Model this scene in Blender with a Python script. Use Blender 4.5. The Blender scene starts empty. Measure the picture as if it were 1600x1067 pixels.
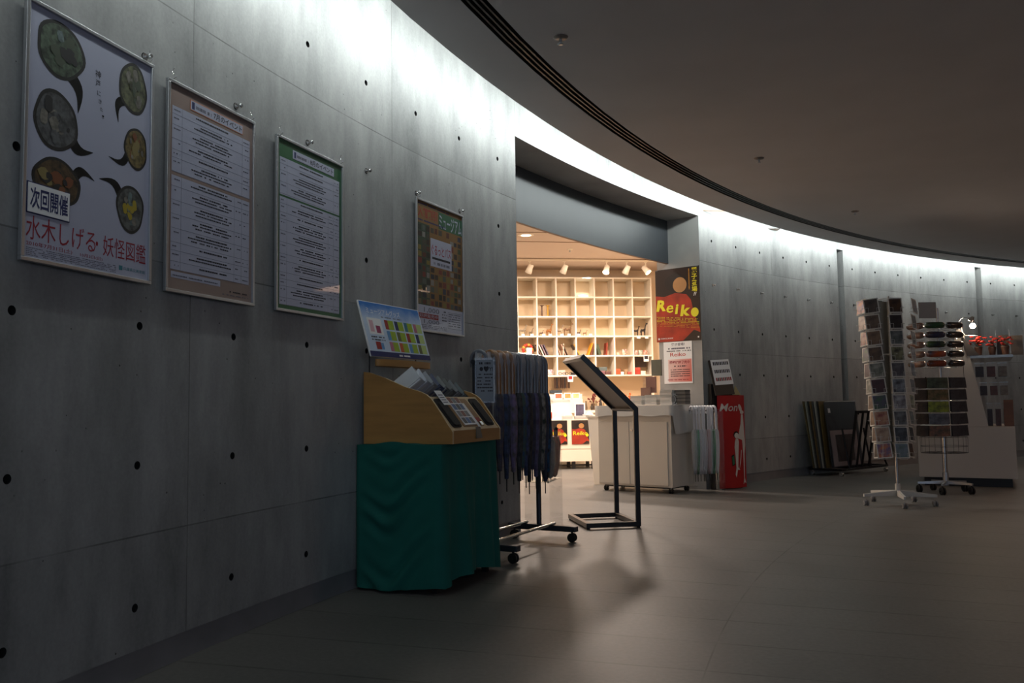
import bpy, math, random
from mathutils import Vector, Matrix
random.seed(7)
C = bpy.context.scene.collection
PI = math.pi
# ------------------------------------------------------------------ geometry of the round hall
CX, CY, RW, A0 = 15.7708, -1.71697, 17.93257, 2.890827      # centre, radius and start angle of the curved wall
CAMZ, FPX, PITCH, ROLL = 1.0197, 1340.63, 0.072786, -0.014384
def ang(s): return A0 - s / RW
def wp(s, off=0.0, z=0.0):
    a = ang(s); r = RW - off
    return Vector((CX + r*math.cos(a), CY + r*math.sin(a), z))
# ------------------------------------------------------------------ materials
MATS = {}
def lin(c):
    return tuple(((v/255)/12.92 if v/255 <= .04045 else ((v/255+.055)/1.055)**2.4) for v in c)
def mat(name, col, rough=.6, metal=0, spec=.5, emit=None, es=0, trans=0, alpha=1, noise=0, nscale=8, bump=0, bscale=40, col2=None, coat=0, stretch=None):
    if name in MATS: return MATS[name]
    m = bpy.data.materials.new(name); m.use_nodes = True
    nt = m.node_tree; b = nt.nodes['Principled BSDF']
    c = lin(col)
    b.inputs['Base Color'].default_value = (*c, 1)
    b.inputs['Roughness'].default_value = rough
    b.inputs['Metallic'].default_value = metal
    b.inputs['Specular IOR Level'].default_value = spec
    b.inputs['Coat Weight'].default_value = coat
    if trans: b.inputs['Transmission Weight'].default_value = trans
    if alpha < 1: b.inputs['Alpha'].default_value = alpha
    if emit:
        b.inputs['Emission Color'].default_value = (*lin(emit), 1); b.inputs['Emission Strength'].default_value = es
    if noise or bump or col2:
        tc = nt.nodes.new('ShaderNodeTexCoord'); mp = nt.nodes.new('ShaderNodeMapping')
        nt.links.new(tc.outputs['Object'], mp.inputs[0])
        if stretch: mp.inputs['Scale'].default_value = stretch
        if noise or col2:
            n = nt.nodes.new('ShaderNodeTexNoise'); n.inputs['Scale'].default_value = nscale; n.inputs['Detail'].default_value = 5
            nt.links.new(mp.outputs[0], n.inputs[0])
            r = nt.nodes.new('ShaderNodeValToRGB')
            c2 = lin(col2) if col2 else tuple(v*(1-noise) for v in c)
            r.color_ramp.elements[0].color = (*c2, 1); r.color_ramp.elements[1].color = (*c, 1)
            r.color_ramp.elements[0].position = .35; r.color_ramp.elements[1].position = .65
            nt.links.new(n.outputs['Fac'], r.inputs[0]); nt.links.new(r.outputs[0], b.inputs['Base Color'])
        if bump:
            n2 = nt.nodes.new('ShaderNodeTexNoise'); n2.inputs['Scale'].default_value = bscale; n2.inputs['Detail'].default_value = 4
            nt.links.new(mp.outputs[0], n2.inputs[0])
            bp = nt.nodes.new('ShaderNodeBump'); bp.inputs['Strength'].default_value = bump; bp.inputs['Distance'].default_value = .01
            nt.links.new(n2.outputs['Fac'], bp.inputs['Height']); nt.links.new(bp.outputs[0], b.inputs['Normal'])
    MATS[name] = m
    return m
def nd(nt, t, **kw):
    n = nt.nodes.new(t)
    for k, v in kw.items(): setattr(n, k, v)
    return n
def math_n(nt, op, a, b=None, clamp=False):
    n = nt.nodes.new('ShaderNodeMath'); n.operation = op; n.use_clamp = clamp
    for i, v in enumerate((a, b)):
        if v is None: continue
        if isinstance(v, (int, float)): n.inputs[i].default_value = v
        else: nt.links.new(v, n.inputs[i])
    return n.outputs[0]
def mixc(nt, fac, a, b):
    n = nt.nodes.new('ShaderNodeMix'); n.data_type = 'RGBA'
    for i, v in ((0, fac), (6, a), (7, b)):
        if isinstance(v, (int, float)): n.inputs[i].default_value = v
        elif isinstance(v, tuple): n.inputs[i].default_value = (*v, 1)
        else: nt.links.new(v, n.inputs[i])
    return n.outputs[2]
def noise_n(nt, vec, scale, detail=5, rough=.55, dist=0):
    n = nt.nodes.new('ShaderNodeTexNoise'); n.inputs['Scale'].default_value = scale
    n.inputs['Detail'].default_value = detail; n.inputs['Roughness'].default_value = rough; n.inputs['Distortion'].default_value = dist
    nt.links.new(vec, n.inputs[0]); return n.outputs['Fac']
def ramp(nt, fac, p0, p1, c0=(0,0,0), c1=(1,1,1)):
    r = nt.nodes.new('ShaderNodeValToRGB'); e = r.color_ramp.elements
    e[0].position = p0; e[1].position = p1; e[0].color = (*c0, 1); e[1].color = (*c1, 1)
    nt.links.new(fac, r.inputs[0]); return r.outputs[0]
def concrete_mat():
    m = bpy.data.materials.new('fair_faced_concrete'); m.use_nodes = True; nt = m.node_tree; b = nt.nodes['Principled BSDF']
    uv = nd(nt, 'ShaderNodeUVMap'); sp = nd(nt, 'ShaderNodeSeparateXYZ'); nt.links.new(uv.outputs[0], sp.inputs[0])
    geo = nd(nt, 'ShaderNodeTexCoord').outputs['Object']
    U, V = sp.outputs[0], sp.outputs[1]
    fu = math_n(nt, 'DIVIDE', U, 1.8); fv = math_n(nt, 'DIVIDE', V, 1.072)
    iu = math_n(nt, 'FLOOR', fu); iv = math_n(nt, 'FLOOR', fv)
    def line(f, period, w):
        d = math_n(nt, 'SUBTRACT', f, math_n(nt, 'ROUND', f)); d = math_n(nt, 'ABSOLUTE', d)
        return math_n(nt, 'LESS_THAN', d, w/period)
    ln = math_n(nt, 'MAXIMUM', line(fu, 1.8, .0026), line(fv, 1.072, .003))
    brk = noise_n(nt, geo, 3.0, 3)
    lnm = math_n(nt, 'MULTIPLY', ln, ramp(nt, brk, .3, .6, (.25,)*3, (1,)*3))
    cmb = nd(nt, 'ShaderNodeCombineXYZ'); nt.links.new(iu, cmb.inputs[0]); nt.links.new(iv, cmb.inputs[1])
    wn = nd(nt, 'ShaderNodeTexWhiteNoise'); nt.links.new(cmb.outputs[0], wn.inputs[0])
    mp = nd(nt, 'ShaderNodeMapping'); mp.inputs['Scale'].default_value = (1, 1, .35); nt.links.new(geo, mp.inputs[0])
    ms = nd(nt, 'ShaderNodeMapping'); ms.inputs['Scale'].default_value = (1, 1, .10); nt.links.new(geo, ms.inputs[0])
    streak = noise_n(nt, ms.outputs[0], 7, 6, .6)
    big = noise_n(nt, mp.outputs[0], 1.3, 6, .6, .3); mid = noise_n(nt, mp.outputs[0], 6, 7, .65); fine = noise_n(nt, geo, 70, 3)
    t = math_n(nt, 'MULTIPLY', big, .55); t = math_n(nt, 'ADD', t, math_n(nt, 'MULTIPLY', mid, .35)); t = math_n(nt, 'ADD', t, math_n(nt, 'MULTIPLY', fine, .12))
    t = math_n(nt, 'ADD', t, math_n(nt, 'MULTIPLY', wn.outputs['Value'], .10))
    t = math_n(nt, 'ADD', t, math_n(nt, 'MULTIPLY', math_n(nt, 'SUBTRACT', streak, .5), .16))
    col = ramp(nt, t, .40, .74, (.165, .17, .172), (.42, .425, .42))
    # bug holes
    vo = nd(nt, 'ShaderNodeTexVoronoi'); vo.inputs['Scale'].default_value = 14; nt.links.new(geo, vo.inputs[0])
    pit = math_n(nt, 'LESS_THAN', vo.outputs['Distance'], .055)
    sel = ramp(nt, noise_n(nt, geo, 2.2, 2), .5, .56)
    pit = math_n(nt, 'MULTIPLY', pit, sel)
    col = mixc(nt, pit, col, (.05, .05, .05))
    col = mixc(nt, math_n(nt, 'MULTIPLY', lnm, .75), col, (.06, .06, .06))
    nt.links.new(col, b.inputs['Base Color'])
    b.inputs['Roughness'].default_value = .5; b.inputs['Specular IOR Level'].default_value = .35
    h = math_n(nt, 'SUBTRACT', math_n(nt, 'MULTIPLY', mid, .5), math_n(nt, 'MULTIPLY', lnm, 1.5))
    h = math_n(nt, 'ADD', h, math_n(nt, 'MULTIPLY', fine, .12)); h = math_n(nt, 'SUBTRACT', h, math_n(nt, 'MULTIPLY', pit, .8))
    bp = nd(nt, 'ShaderNodeBump'); bp.inputs['Strength'].default_value = .25; bp.inputs['Distance'].default_value = .006
    nt.links.new(h, bp.inputs['Height']); nt.links.new(bp.outputs[0], b.inputs['Normal'])
    MATS['concrete'] = m; return m
def floor_mat():
    m = bpy.data.materials.new('stone_tile_floor'); m.use_nodes = True; nt = m.node_tree; b = nt.nodes['Principled BSDF']
    geo = nd(nt, 'ShaderNodeTexCoord').outputs['Object']; sp = nd(nt, 'ShaderNodeSeparateXYZ'); nt.links.new(geo, sp.inputs[0])
    x = math_n(nt, 'SUBTRACT', sp.outputs[0], CX); y = math_n(nt, 'SUBTRACT', sp.outputs[1], CY)
    r = math_n(nt, 'SQRT', math_n(nt, 'ADD', math_n(nt, 'MULTIPLY', x, x), math_n(nt, 'MULTIPLY', y, y)))
    th = math_n(nt, 'MULTIPLY', math_n(nt, 'ARCTAN2', y, math_n(nt, 'MULTIPLY', x, 1)), 180/PI)
    ft = math_n(nt, 'DIVIDE', math_n(nt, 'SUBTRACT', th, 154.3), 1.43)
    fr = math_n(nt, 'DIVIDE', math_n(nt, 'SUBTRACT', r, 15.88), 2.06)
    dt = math_n(nt, 'MULTIPLY', math_n(nt, 'ABSOLUTE', math_n(nt, 'SUBTRACT', ft, math_n(nt, 'ROUND', ft))), .40)
    dr = math_n(nt, 'MULTIPLY', math_n(nt, 'ABSOLUTE', math_n(nt, 'SUBTRACT', fr, math_n(nt, 'ROUND', fr))), 2.06)
    ln = math_n(nt, 'MAXIMUM', math_n(nt, 'LESS_THAN', dt, .006), math_n(nt, 'LESS_THAN', dr, .0035))
    br = ramp(nt, noise_n(nt, geo, 2.5, 2), .35, .6, (.15,)*3, (1,)*3)
    ln = math_n(nt, 'MULTIPLY', ln, br)
    cmb = nd(nt, 'ShaderNodeCombineXYZ'); nt.links.new(math_n(nt, 'FLOOR', ft), cmb.inputs[0]); nt.links.new(math_n(nt, 'FLOOR', fr), cmb.inputs[1])
    wn = nd(nt, 'ShaderNodeTexWhiteNoise'); nt.links.new(cmb.outputs[0], wn.inputs[0])
    n1 = noise_n(nt, geo, 1.1, 5); n2 = noise_n(nt, geo, 45, 4)
    t = math_n(nt, 'ADD', math_n(nt, 'MULTIPLY', n1, .45), math_n(nt, 'MULTIPLY', n2, .5)); t = math_n(nt, 'ADD', t, math_n(nt, 'MULTIPLY', wn.outputs['Value'], .07))
    col = ramp(nt, t, .3, .7, (.098, .095, .090), (.160, .154, .145))
    col = mixc(nt, math_n(nt, 'MULTIPLY', ln, .7), col, (.03, .028, .025))
    nt.links.new(col, b.inputs['Base Color'])
    b.inputs['Roughness'].default_value = .47; b.inputs['Specular IOR Level'].default_value = .4
    h = math_n(nt, 'SUBTRACT', math_n(nt, 'MULTIPLY', n2, .25), ln)
    bp = nd(nt, 'ShaderNodeBump'); bp.inputs['Strength'].default_value = .22; bp.inputs['Distance'].default_value = .004
    nt.links.new(h, bp.inputs['Height']); nt.links.new(bp.outputs[0], b.inputs['Normal'])
    MATS['floor'] = m; return m
CONC = concrete_mat(); FLOOR = floor_mat()
def glassy(name, col=(255, 255, 255), a=.25, rough=.08):
    """thin clear plastic: mostly see-through with a glossy skin"""
    if name in MATS: return MATS[name]
    m = bpy.data.materials.new(name); m.use_nodes = True; nt = m.node_tree; b = nt.nodes['Principled BSDF']; out = nt.nodes['Material Output']
    b.inputs['Base Color'].default_value = (*lin(col), 1); b.inputs['Roughness'].default_value = rough; b.inputs['Specular IOR Level'].default_value = .8
    if a < .1:
        b = nd(nt, 'ShaderNodeBsdfGlossy'); b.inputs['Roughness'].default_value = .04; b.inputs['Color'].default_value = (*lin(col), 1)
    t = nd(nt, 'ShaderNodeBsdfTransparent'); mx = nd(nt, 'ShaderNodeMixShader'); mx.inputs[0].default_value = a
    fr = nd(nt, 'ShaderNodeFresnel'); fr.inputs[0].default_value = 1.45
    f = math_n(nt, 'ADD', math_n(nt, 'MULTIPLY', fr.outputs[0], .4 if a > .1 else .18), a, True)
    nt.links.new(f, mx.inputs[0])
    nt.links.new(t.outputs[0], mx.inputs[1]); nt.links.new(b.outputs[0], mx.inputs[2]); nt.links.new(mx.outputs[0], out.inputs[0])
    MATS[name] = m; return m
# ------------------------------------------------------------------ mesh builder
TXT = {}
def text2d(body, bold=0.0, shear=0.0):
    key = (body, bold, shear)
    if key in TXT: return TXT[key]
    cu = bpy.data.curves.new('lettering_source', 'FONT'); cu.body = body; cu.size = 1; cu.resolution_u = 2
    cu.offset = bold; cu.shear = shear; cu.fill_mode = 'FRONT'
    o = bpy.data.objects.new('lettering_source', cu); C.objects.link(o)
    bpy.context.view_layer.update()
    me = bpy.data.meshes.new_from_object(o.evaluated_get(bpy.context.evaluated_depsgraph_get()))
    vs = [(v.co.x, v.co.y) for v in me.vertices]; fs = [tuple(p.vertices) for p in me.polygons]
    bpy.data.objects.remove(o); bpy.data.curves.remove(cu); bpy.data.meshes.remove(me)
    if not vs: vs = [(0, 0), (1, 0), (1, 1)]; fs = [(0, 1, 2)]
    x0 = min(v[0] for v in vs); x1 = max(v[0] for v in vs); y0 = min(v[1] for v in vs); y1 = max(v[1] for v in vs)
    w = (x1-x0) or 1; h = (y1-y0) or 1
    TXT[key] = ([((v[0]-x0)/w, (v[1]-y0)/h) for v in vs], fs, w/h)
    return TXT[key]
class MB:
    def __init__(s): s.v = []; s.f = []; s.m = []; s.sm = []; s.uv = None; s.mats = []; s.M = Matrix.Identity(4)
    def mi(s, m):
        if m not in s.mats: s.mats.append(m)
        return s.mats.index(m)
    def add(s, vs, fs, m, smooth=False):
        k = len(s.v); s.v += [tuple(s.M @ Vector(v)) for v in vs]; i = s.mi(m)
        for f in fs: s.f.append(tuple(k+j for j in f)); s.m.append(i); s.sm.append(smooth)
        return s
    def box(s, x0, x1, y0, y1, z0, z1, m):
        vs = [(x, y, z) for z in (z0, z1) for y in (y0, y1) for x in (x0, x1)]
        return s.add(vs, [(0,2,3,1), (4,5,7,6), (0,1,5,4), (2,6,7,3), (0,4,6,2), (1,3,7,5)], m)
    def hexa(s, p, m):   # eight corners: bottom four then top four, each loop ccw
        return s.add(p, [(3,2,1,0), (4,5,6,7), (0,1,5,4), (1,2,6,5), (2,3,7,6), (3,0,4,7)], m)
    def quad(s, a, b, c, d, m): return s.add([a, b, c, d], [(0,1,2,3)], m)
    def rect(s, x0, x1, z0, z1, y, m):      # faces -y
        return s.add([(x0,y,z0), (x1,y,z0), (x1,y,z1), (x0,y,z1)], [(0,1,2,3)], m)
    def poly(s, pts, y, m): return s.add([(p[0], y, p[1]) for p in pts], [tuple(range(len(pts)))], m)
    def prism(s, pts, y0, y1, m, smooth=False):      # outline in x,z extruded along y
        n = len(pts); vs = [(p[0], y0, p[1]) for p in pts] + [(p[0], y1, p[1]) for p in pts]
        s.add(vs, [tuple(range(n)), tuple(range(2*n-1, n-1, -1))], m)
        return s.add(vs, [(i, n+i, n+(i+1) % n, (i+1) % n) for i in range(n)], m, smooth)
    def text(s, body, x0, x1, z0, z1, y, m, bold=.0, shear=0, fit=False):
        vs, fs, asp = text2d(body, bold, shear)
        w, h = x1-x0, z1-z0
        if fit:
            w2 = h*asp
            if w2 > w: h2 = w/asp; z0 += (h-h2)/2; h = h2
            else: x0 += (w-w2)/2; w = w2
        return s.add([(x0+w*a, y, z0+h*b) for a, b in vs], fs, m)
    def tube(s, pts, r, m, n=8, closed=False, caps=True):
        pts = [Vector(p) for p in pts]; N = len(pts); rs = r if isinstance(r, (list, tuple)) else [r]*N
        rings = []; up = None
        for i, p in enumerate(pts):
            if closed: d = pts[(i+1) % N]-pts[i-1]
            else: d = pts[min(i+1, N-1)]-pts[max(i-1, 0)]
            d.normalize()
            if up is None:
                up = Vector((0, 0, 1)) if abs(d.z) < .9 else Vector((1, 0, 0))
            a = d.cross(up)
            if a.length < 1e-4: a = d.cross(Vector((0, 1, 0)))
            a.normalize(); b = a.cross(d).normalized(); up = b
            rings.append([tuple(p + a*rs[i]*math.cos(2*PI*k/n) + b*rs[i]*math.sin(2*PI*k/n)) for k in range(n)])
        vs = [v for g in rings for v in g]; fs = []
        for i in range(N if closed else N-1):
            j = (i+1) % N
            for k in range(n): fs.append((i*n+k, i*n+(k+1) % n, j*n+(k+1) % n, j*n+k))
        s.add(vs, fs, m, True)
        if caps and not closed:
            s.add(rings[0], [tuple(range(n-1, -1, -1))], m); s.add(rings[-1], [tuple(range(n))], m)
        return s
    def lathe(s, prof, m, n=20, c=(0, 0, 0), smooth=True, caps=True, fn=None):
        vs = []
        for i, (r, z) in enumerate(prof):
            for k in range(n):
                a = 2*PI*k/n; rr = r*(fn(a, i/(len(prof)-1)) if fn else 1)
                vs.append((c[0]+rr*math.cos(a), c[1]+rr*math.sin(a), c[2]+z))
        fs = [(i*n+k, i*n+(k+1) % n, (i+1)*n+(k+1) % n, (i+1)*n+k) for i in range(len(prof)-1) for k in range(n)]
        s.add(vs, fs, m, smooth)
        if caps:
            if prof[0][0] > 1e-4: s.add(vs[:n], [tuple(range(n-1, -1, -1))], m)
            if prof[-1][0] > 1e-4: s.add(vs[-n:], [tuple(range(n))], m)
        return s
    def ball(s, c, r, m, n=12, sc=(1, 1, 1)):
        k = n//2; vs = []
        for i in range(k+1):
            t = PI*i/k
            for j in range(n):
                a = 2*PI*j/n; vs.append((c[0]+r*sc[0]*math.sin(t)*math.cos(a), c[1]+r*sc[1]*math.sin(t)*math.sin(a), c[2]-r*sc[2]*math.cos(t)))
        return s.add(vs, [(i*n+j, i*n+(j+1) % n, (i+1)*n+(j+1) % n, (i+1)*n+j) for i in range(k) for j in range(n)], m, True)
    def build(s, name, parent=None, kind=None, label=None, bevel=0, stuff=False):
        me = bpy.data.meshes.new(name); me.from_pydata(s.v, [], s.f); me.update()
        for m in s.mats: me.materials.append(m)
        me.polygons.foreach_set('material_index', s.m); me.polygons.foreach_set('use_smooth', s.sm)
        if s.uv:
            l = me.uv_layers.new(name='UVMap')
            for lp in me.loops: l.data[lp.index].uv = s.uv[lp.vertex_index]
        o = bpy.data.objects.new(name, me); C.objects.link(o)
        if parent: o.parent = parent
        if kind: o['kind'] = kind
        if label: o['label'] = label
        if bevel:
            b = o.modifiers.new('edge', 'BEVEL'); b.width = bevel; b.segments = 2; b.limit_method = 'ANGLE'
        return o
def tag(o, label, cat, group=None, kind=None):
    o['label'] = label; o['category'] = cat
    if group: o['group'] = group
    if kind: o['kind'] = kind
    return o
def thing(name, label, cat, loc, rz=0, group=None, tilt=None):
    o = bpy.data.objects.new(name, None); C.objects.link(o); o.empty_display_size = .1
    o.location = loc; o.rotation_euler = (tilt or 0, 0, rz)
    return tag(o, label, cat, group)
def place(o, loc, rz=0, tilt=0):
    o.location = loc; o.rotation_euler = (tilt, 0, rz); return o
def dup(root, loc, rz, label, group=None):
    r = root.copy(); C.objects.link(r); r.location = loc; r.rotation_euler = (root.rotation_euler[0], 0, rz); r['label'] = label
    if group: r['group'] = group
    for ch in list(root.children):
        c = ch.copy(); C.objects.link(c); c.parent = r
        for g in list(ch.children):
            d = g.copy(); C.objects.link(d); d.parent = c
    return r
ORD = ['first', 'second', 'third', 'fourth', 'fifth', 'sixth', 'seventh', 'eighth', 'ninth', 'tenth', 'eleventh', 'twelfth']
# ------------------------------------------------------------------ common materials
alu = mat('brushed_aluminium', (185, 188, 192), .35, .9)
steel = mat('bright_steel', (200, 200, 200), .22, 1)
chrome = mat('chrome', (225, 225, 225), .12, 1)
black = mat('black_paint', (22, 22, 24), .45)
blackm = mat('black_rubber', (16, 16, 17), .6)
white = mat('white_laminate', (226, 222, 214), .45)
offw = mat('white_paper', (236, 236, 236), .6)
paper = mat('poster_paper', (176, 180, 200), .35, coat=.3)
wood = mat('light_plywood', (186, 138, 78), .5, noise=.2, nscale=3, stretch=(1, 1, 8))
woodp = mat('pale_ply_edge', (214, 190, 150), .5)
clear = glassy('clear_acrylic', (215, 222, 228), .02)
film = glassy('plastic_film', (200, 205, 214), .14, .2)
dark = mat('dark_void', (10, 10, 10), .9)
ink = mat('black_ink', (28, 26, 34), .6)
inkb = mat('navy_ink', (28, 38, 92), .6)
inkr = mat('crimson_ink', (150, 30, 48), .6)
inkg = mat('grey_ink', (96, 96, 110), .6)
def col(name, rgb, rough=.6, metal=0, **k): return mat(name, rgb, rough, metal, **k)
# ------------------------------------------------------------------ SETTING: wall, ceiling, floor
def curved_wall(name, s0, s1, z0, z1, holes_s, holes_z, shift, slots=(), off=0.0, plugmat=None, label=None):
    b = MB(); uv = []
    hr, hs = .0165, .05
    S = {s0, s1}
    k = s0
    while k < s1: S.add(round(k, 4)); k += .3
    hset = [h for h in holes_s if s0+hs < h < s1-hs]
    S = {x for x in S if all(abs(x-h) > hs+.004 for h in hset) or x in (s0, s1)}
    for h in hset: S.add(round(h-hs, 4)); S.add(round(h+hs, 4))
    for a, c in slots:
        S = {x for x in S if not (a-.01 < x < c+.01)}; S.add(a); S.add(c)
    Z = {z0, z1}
    for h in holes_z: Z.add(round(h-hs, 4)); Z.add(round(h+hs, 4))
    S = sorted(S); Z = sorted(Z)
    def V(s, z, d=0): b.v.append(tuple(wp(s, off-d, z))); uv.append((s-shift, z-.538)); return len(b.v)-1
    grid = {}
    def G(s, z):
        if (s, z) not in grid: grid[(s, z)] = V(s, z)
        return grid[(s, z)]
    mi = b.mi(CONC); mp = b.mi(dark)
    def F(f, m=mi, sm=False): b.f.append(f); b.m.append(m); b.sm.append(sm)
    SLZ = 3.215
    for i in range(len(S)-1):
        for j in range(len(Z)-1):
            a, c, p, q = S[i], S[i+1], Z[j], Z[j+1]; ms, mz = (a+c)/2, (p+q)/2
            sl = [t for t in slots if t[0] < ms < t[1]]
            if sl:
                if q <= SLZ: continue
                if p < SLZ: p = SLZ
            hit = [h for h in hset if abs(h-ms) < .002]; hz = [h for h in holes_z if abs(h-mz) < .002]
            if hit and hz:
                hc, zc = hit[0], hz[0]; n = 16
                ring = [V(hc+hr*math.cos(2*PI*k/n+PI/4), zc+hr*math.sin(2*PI*k/n+PI/4)) for k in range(n)]
                deep = [V(hc+hr*.8*math.cos(2*PI*k/n+PI/4), zc+hr*.8*math.sin(2*PI*k/n+PI/4), .03) for k in range(n)]
                cor = [G(c, q), G(a, q), G(a, p), G(c, p)]
                for t in range(4):
                    base = t*4
                    for k in range(2): F((cor[t], ring[(base+k+1) % n], ring[(base+k) % n]))
                    F((cor[t], cor[(t+1) % 4], ring[(base+2) % n]))
                    for k in range(2, 4): F((cor[(t+1) % 4], ring[(base+k+1) % n], ring[(base+k) % n]))
                for k in range(n): F((ring[k], ring[(k+1) % n], deep[(k+1) % n], deep[k]), mp)  # hole sides and end painted near-black for the shade inside
                F(tuple(deep[::-1]), mp)
            else: F((G(a, p), G(c, p), G(c, q), G(a, q)))
    for a, c in slots:
        D = .11
        v = [V(a, z0), V(a, z0, D), V(a, SLZ, D), V(a, SLZ)]; F(tuple(v))
        v = [V(c, z0), V(c, SLZ), V(c, SLZ, D), V(c, z0, D)]; F(tuple(v))
        v = [V(a, z0, D), V(c, z0, D), V(c, SLZ, D), V(a, SLZ, D)]; F(tuple(v))
        v = [V(a, SLZ), V(a, SLZ, D), V(c, SLZ, D), V(c, SLZ)]; F(tuple(v))
    b.uv = uv
    o = b.build(name, kind='structure')
    return o
ROWS = [.27 + .536*k for k in range(6)]
WS = 8.6246
SL0, SR = 4.5, 8.32
curved_wall('wall_left', -9.0, SL0, .11, 3.9, [.6*k for k in range(-14, 8)], ROWS, .9)
slots = [(round(SR+1.8*k-.085, 3), round(SR+1.8*k+.075, 3)) for k in (2, 4, 6, 8, 10)]
curved_wall('wall_right', SR, 34.0, .11, 3.9, [WS+.6*k for k in range(0, 42)], ROWS, SR, slots)
curved_wall('wall_lintel', SL0, SR, 3.215, 3.9, [], [], .9)
for nm, a, c in (('baseboard_left', -9.0, SL0), ('baseboard_right', SR, 34.0)):
    b = MB(); n = 90
    for i in range(n):
        s, t = a+(c-a)*i/n, a+(c-a)*(i+1)/n
        b.add([wp(s, -.012, 0), wp(t, -.012, 0), wp(t, -.012, .11), wp(s, -.012, .11)], [(0, 1, 2, 3)], col('plinth_concrete', (128, 128, 130), .55, noise=.15, nscale=5, bump=.1))
        b.add([wp(s, -.012, .11), wp(t, -.012, .11), wp(t, 0, .11), wp(s, 0, .11)], [(0, 1, 2, 3)], MATS['plinth_concrete'])
    b.build(nm, kind='structure')
# thickness of the opening: jambs and soffit
pl = col('jamb_concrete', (158, 158, 156), .55, noise=.22, nscale=2.5, bump=.12, bscale=20)
b = MB()
for s, d in ((SL0, .58), (SR, .58)):
    f = (0, 1, 2, 3) if s == SL0 else (3, 2, 1, 0)
    b.add([wp(s, 0, 0), wp(s, -d, 0), wp(s, -d, 3.3), wp(s, 0, 3.215)], [f], pl)
n = 16
for i in range(n):
    s, t = SL0+(SR-SL0)*i/n, SL0+(SR-SL0)*(i+1)/n
    b.add([wp(s, 0, 3.215), wp(s, -.42, 3.215), wp(t, -.42, 3.215), wp(t, 0, 3.215)], [(0, 1, 2, 3)], pl)
b.build('trim_1', kind='structure')
fas = col('blue_grey_steel', (54, 58, 63), .45, noise=.06, nscale=2)
fasb = col('rust_edge', (120, 82, 60), .5)
b = MB(); n = 32; e0, e1 = SL0-.3, SR
for i in range(n):
    s, t = e0+(e1-e0)*i/n, e0+(e1-e0)*(i+1)/n
    b.add([wp(s, -.42, 2.69), wp(t, -.42, 2.69), wp(t, -.42, 3.3), wp(s, -.42, 3.3)], [(0, 1, 2, 3)], fas, True)
    b.add([wp(s, -.42, 2.69), wp(t, -.42, 2.69), wp(t, -.46, 2.69), wp(s, -.46, 2.69)], [(0, 1, 2, 3)], fasb)
    b.add([wp(s, -.46, 2.69), wp(t, -.46, 2.69), wp(t, -.46, 3.3), wp(s, -.46, 3.3)], [(0, 1, 2, 3)], white)
b.build('trim_2', kind='structure')
# floor
b = MB(); b.add([(-14, -8, 0), (38, -8, 0), (38, 26, 0), (-14, 26, 0)], [(0, 1, 2, 3)], FLOOR); b.build('floor', kind='structure')
# ceiling: disc, recessed slot ring, lip and cove above
cei = col('plaster_ceiling', (206, 204, 206), .8, noise=.05, nscale=2)
cov = col('cove_white', (225, 228, 228), .7)
slot = col('slot_diffuser', (46, 44, 42), .4)
b = MB(); n = 220
def ring(r0, z0, r1, z1, m, flip=False, sm=False):
    for i in range(n):
        a, c = 2*PI*i/n, 2*PI*(i+1)/n
        P = [(CX+r*math.cos(t), CY+r*math.sin(t), z) for r, t, z in ((r0, a, z0), (r0, c, z0), (r1, c, z1), (r1, a, z1))]
        b.add(P, [(0, 1, 2, 3)], m, sm)
ZC = 3.17
ring(.2, ZC, RW-.905, ZC, cei); ring(RW-.905, ZC, RW-.905, ZC+.05, slot)
ring(RW-.905, ZC+.05, RW-.775, ZC+.05, slot); ring(RW-.775, ZC+.05, RW-.775, ZC, slot)
ring(RW-.775, ZC, RW-.43, ZC, cei)
ring(RW-.43, ZC, RW-.43, ZC+.07, cov); ring(RW-.43, ZC+.07, RW-.445, ZC+.07, cov); ring(RW-.445, ZC+.07, RW-.445, ZC+.02, cov); ring(RW-.445, ZC+.02, RW-.62, ZC+.02, cov)
ring(RW-.62, ZC+.02, RW-.62, 3.88, cov); ring(RW-.62, 3.88, RW+.1, 3.88, cov)
b.build('ceiling', kind='structure')
b = MB()   # linear slot rails in the ring
for r in (.80, .835, .87):
    ring(RW-r-.006, ZC+.006, RW-r+.006, ZC+.006, col('slot_rail', (58, 56, 54), .4, .6)); ring(RW-r-.006, ZC+.006, RW-r-.006, ZC+.05, MATS['slot_rail']); ring(RW-r+.006, ZC+.006, RW-r+.006, ZC+.05, MATS['slot_rail'])
b.build('trim_3', kind='structure')
# ------------------------------------------------------------------ SHOP ROOM behind the opening
SHX = Vector((.9889, .1483, 0)); SHY = Vector((-.1483, .9889, 0)); SHO = Vector((.08, 14.05, 0)); SHR = math.atan2(.1483, .9889)
def shp(x, y, z=0): return SHO + SHX*x + SHY*y + Vector((0, 0, z))
cream = col('cream_wall', (232, 214, 190), .7)
ccei = col('cream_ceiling', (204, 184, 168), .7)
def wall_poly(name, pts, z0, z1, m):
    b = MB()
    for p, q in zip(pts[:-1], pts[1:]):
        b.add([(p[0], p[1], z0), (q[0], q[1], z0), (q[0], q[1], z1), (p[0], p[1], z1)], [(0, 1, 2, 3)], m)
    return b.build(name, kind='structure')
bl, brr = shp(-3.2, .40), shp(2.75, .40)
wall_poly('wall_back', [bl, brr], 0, 3.32, cream)
jb = wp(SR, -.58)
wall_poly('wall_shop_right', [wp(SR+.9, -.15), wp(SR+.9, -.6), (3.0, 11.2), brr], 0, 3.32, cream)
wall_poly('wall_shop_front', [wp(SR, -.58), wp(SR+.9, -.58)], 0, 3.32, cream)
wall_poly('wall_shop_left', [wp(SL0, -.58), wp(2.6, -.58), (-3.4, 9.6), bl], 0, 3.32, cream)
b = MB(); n = 30
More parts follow.
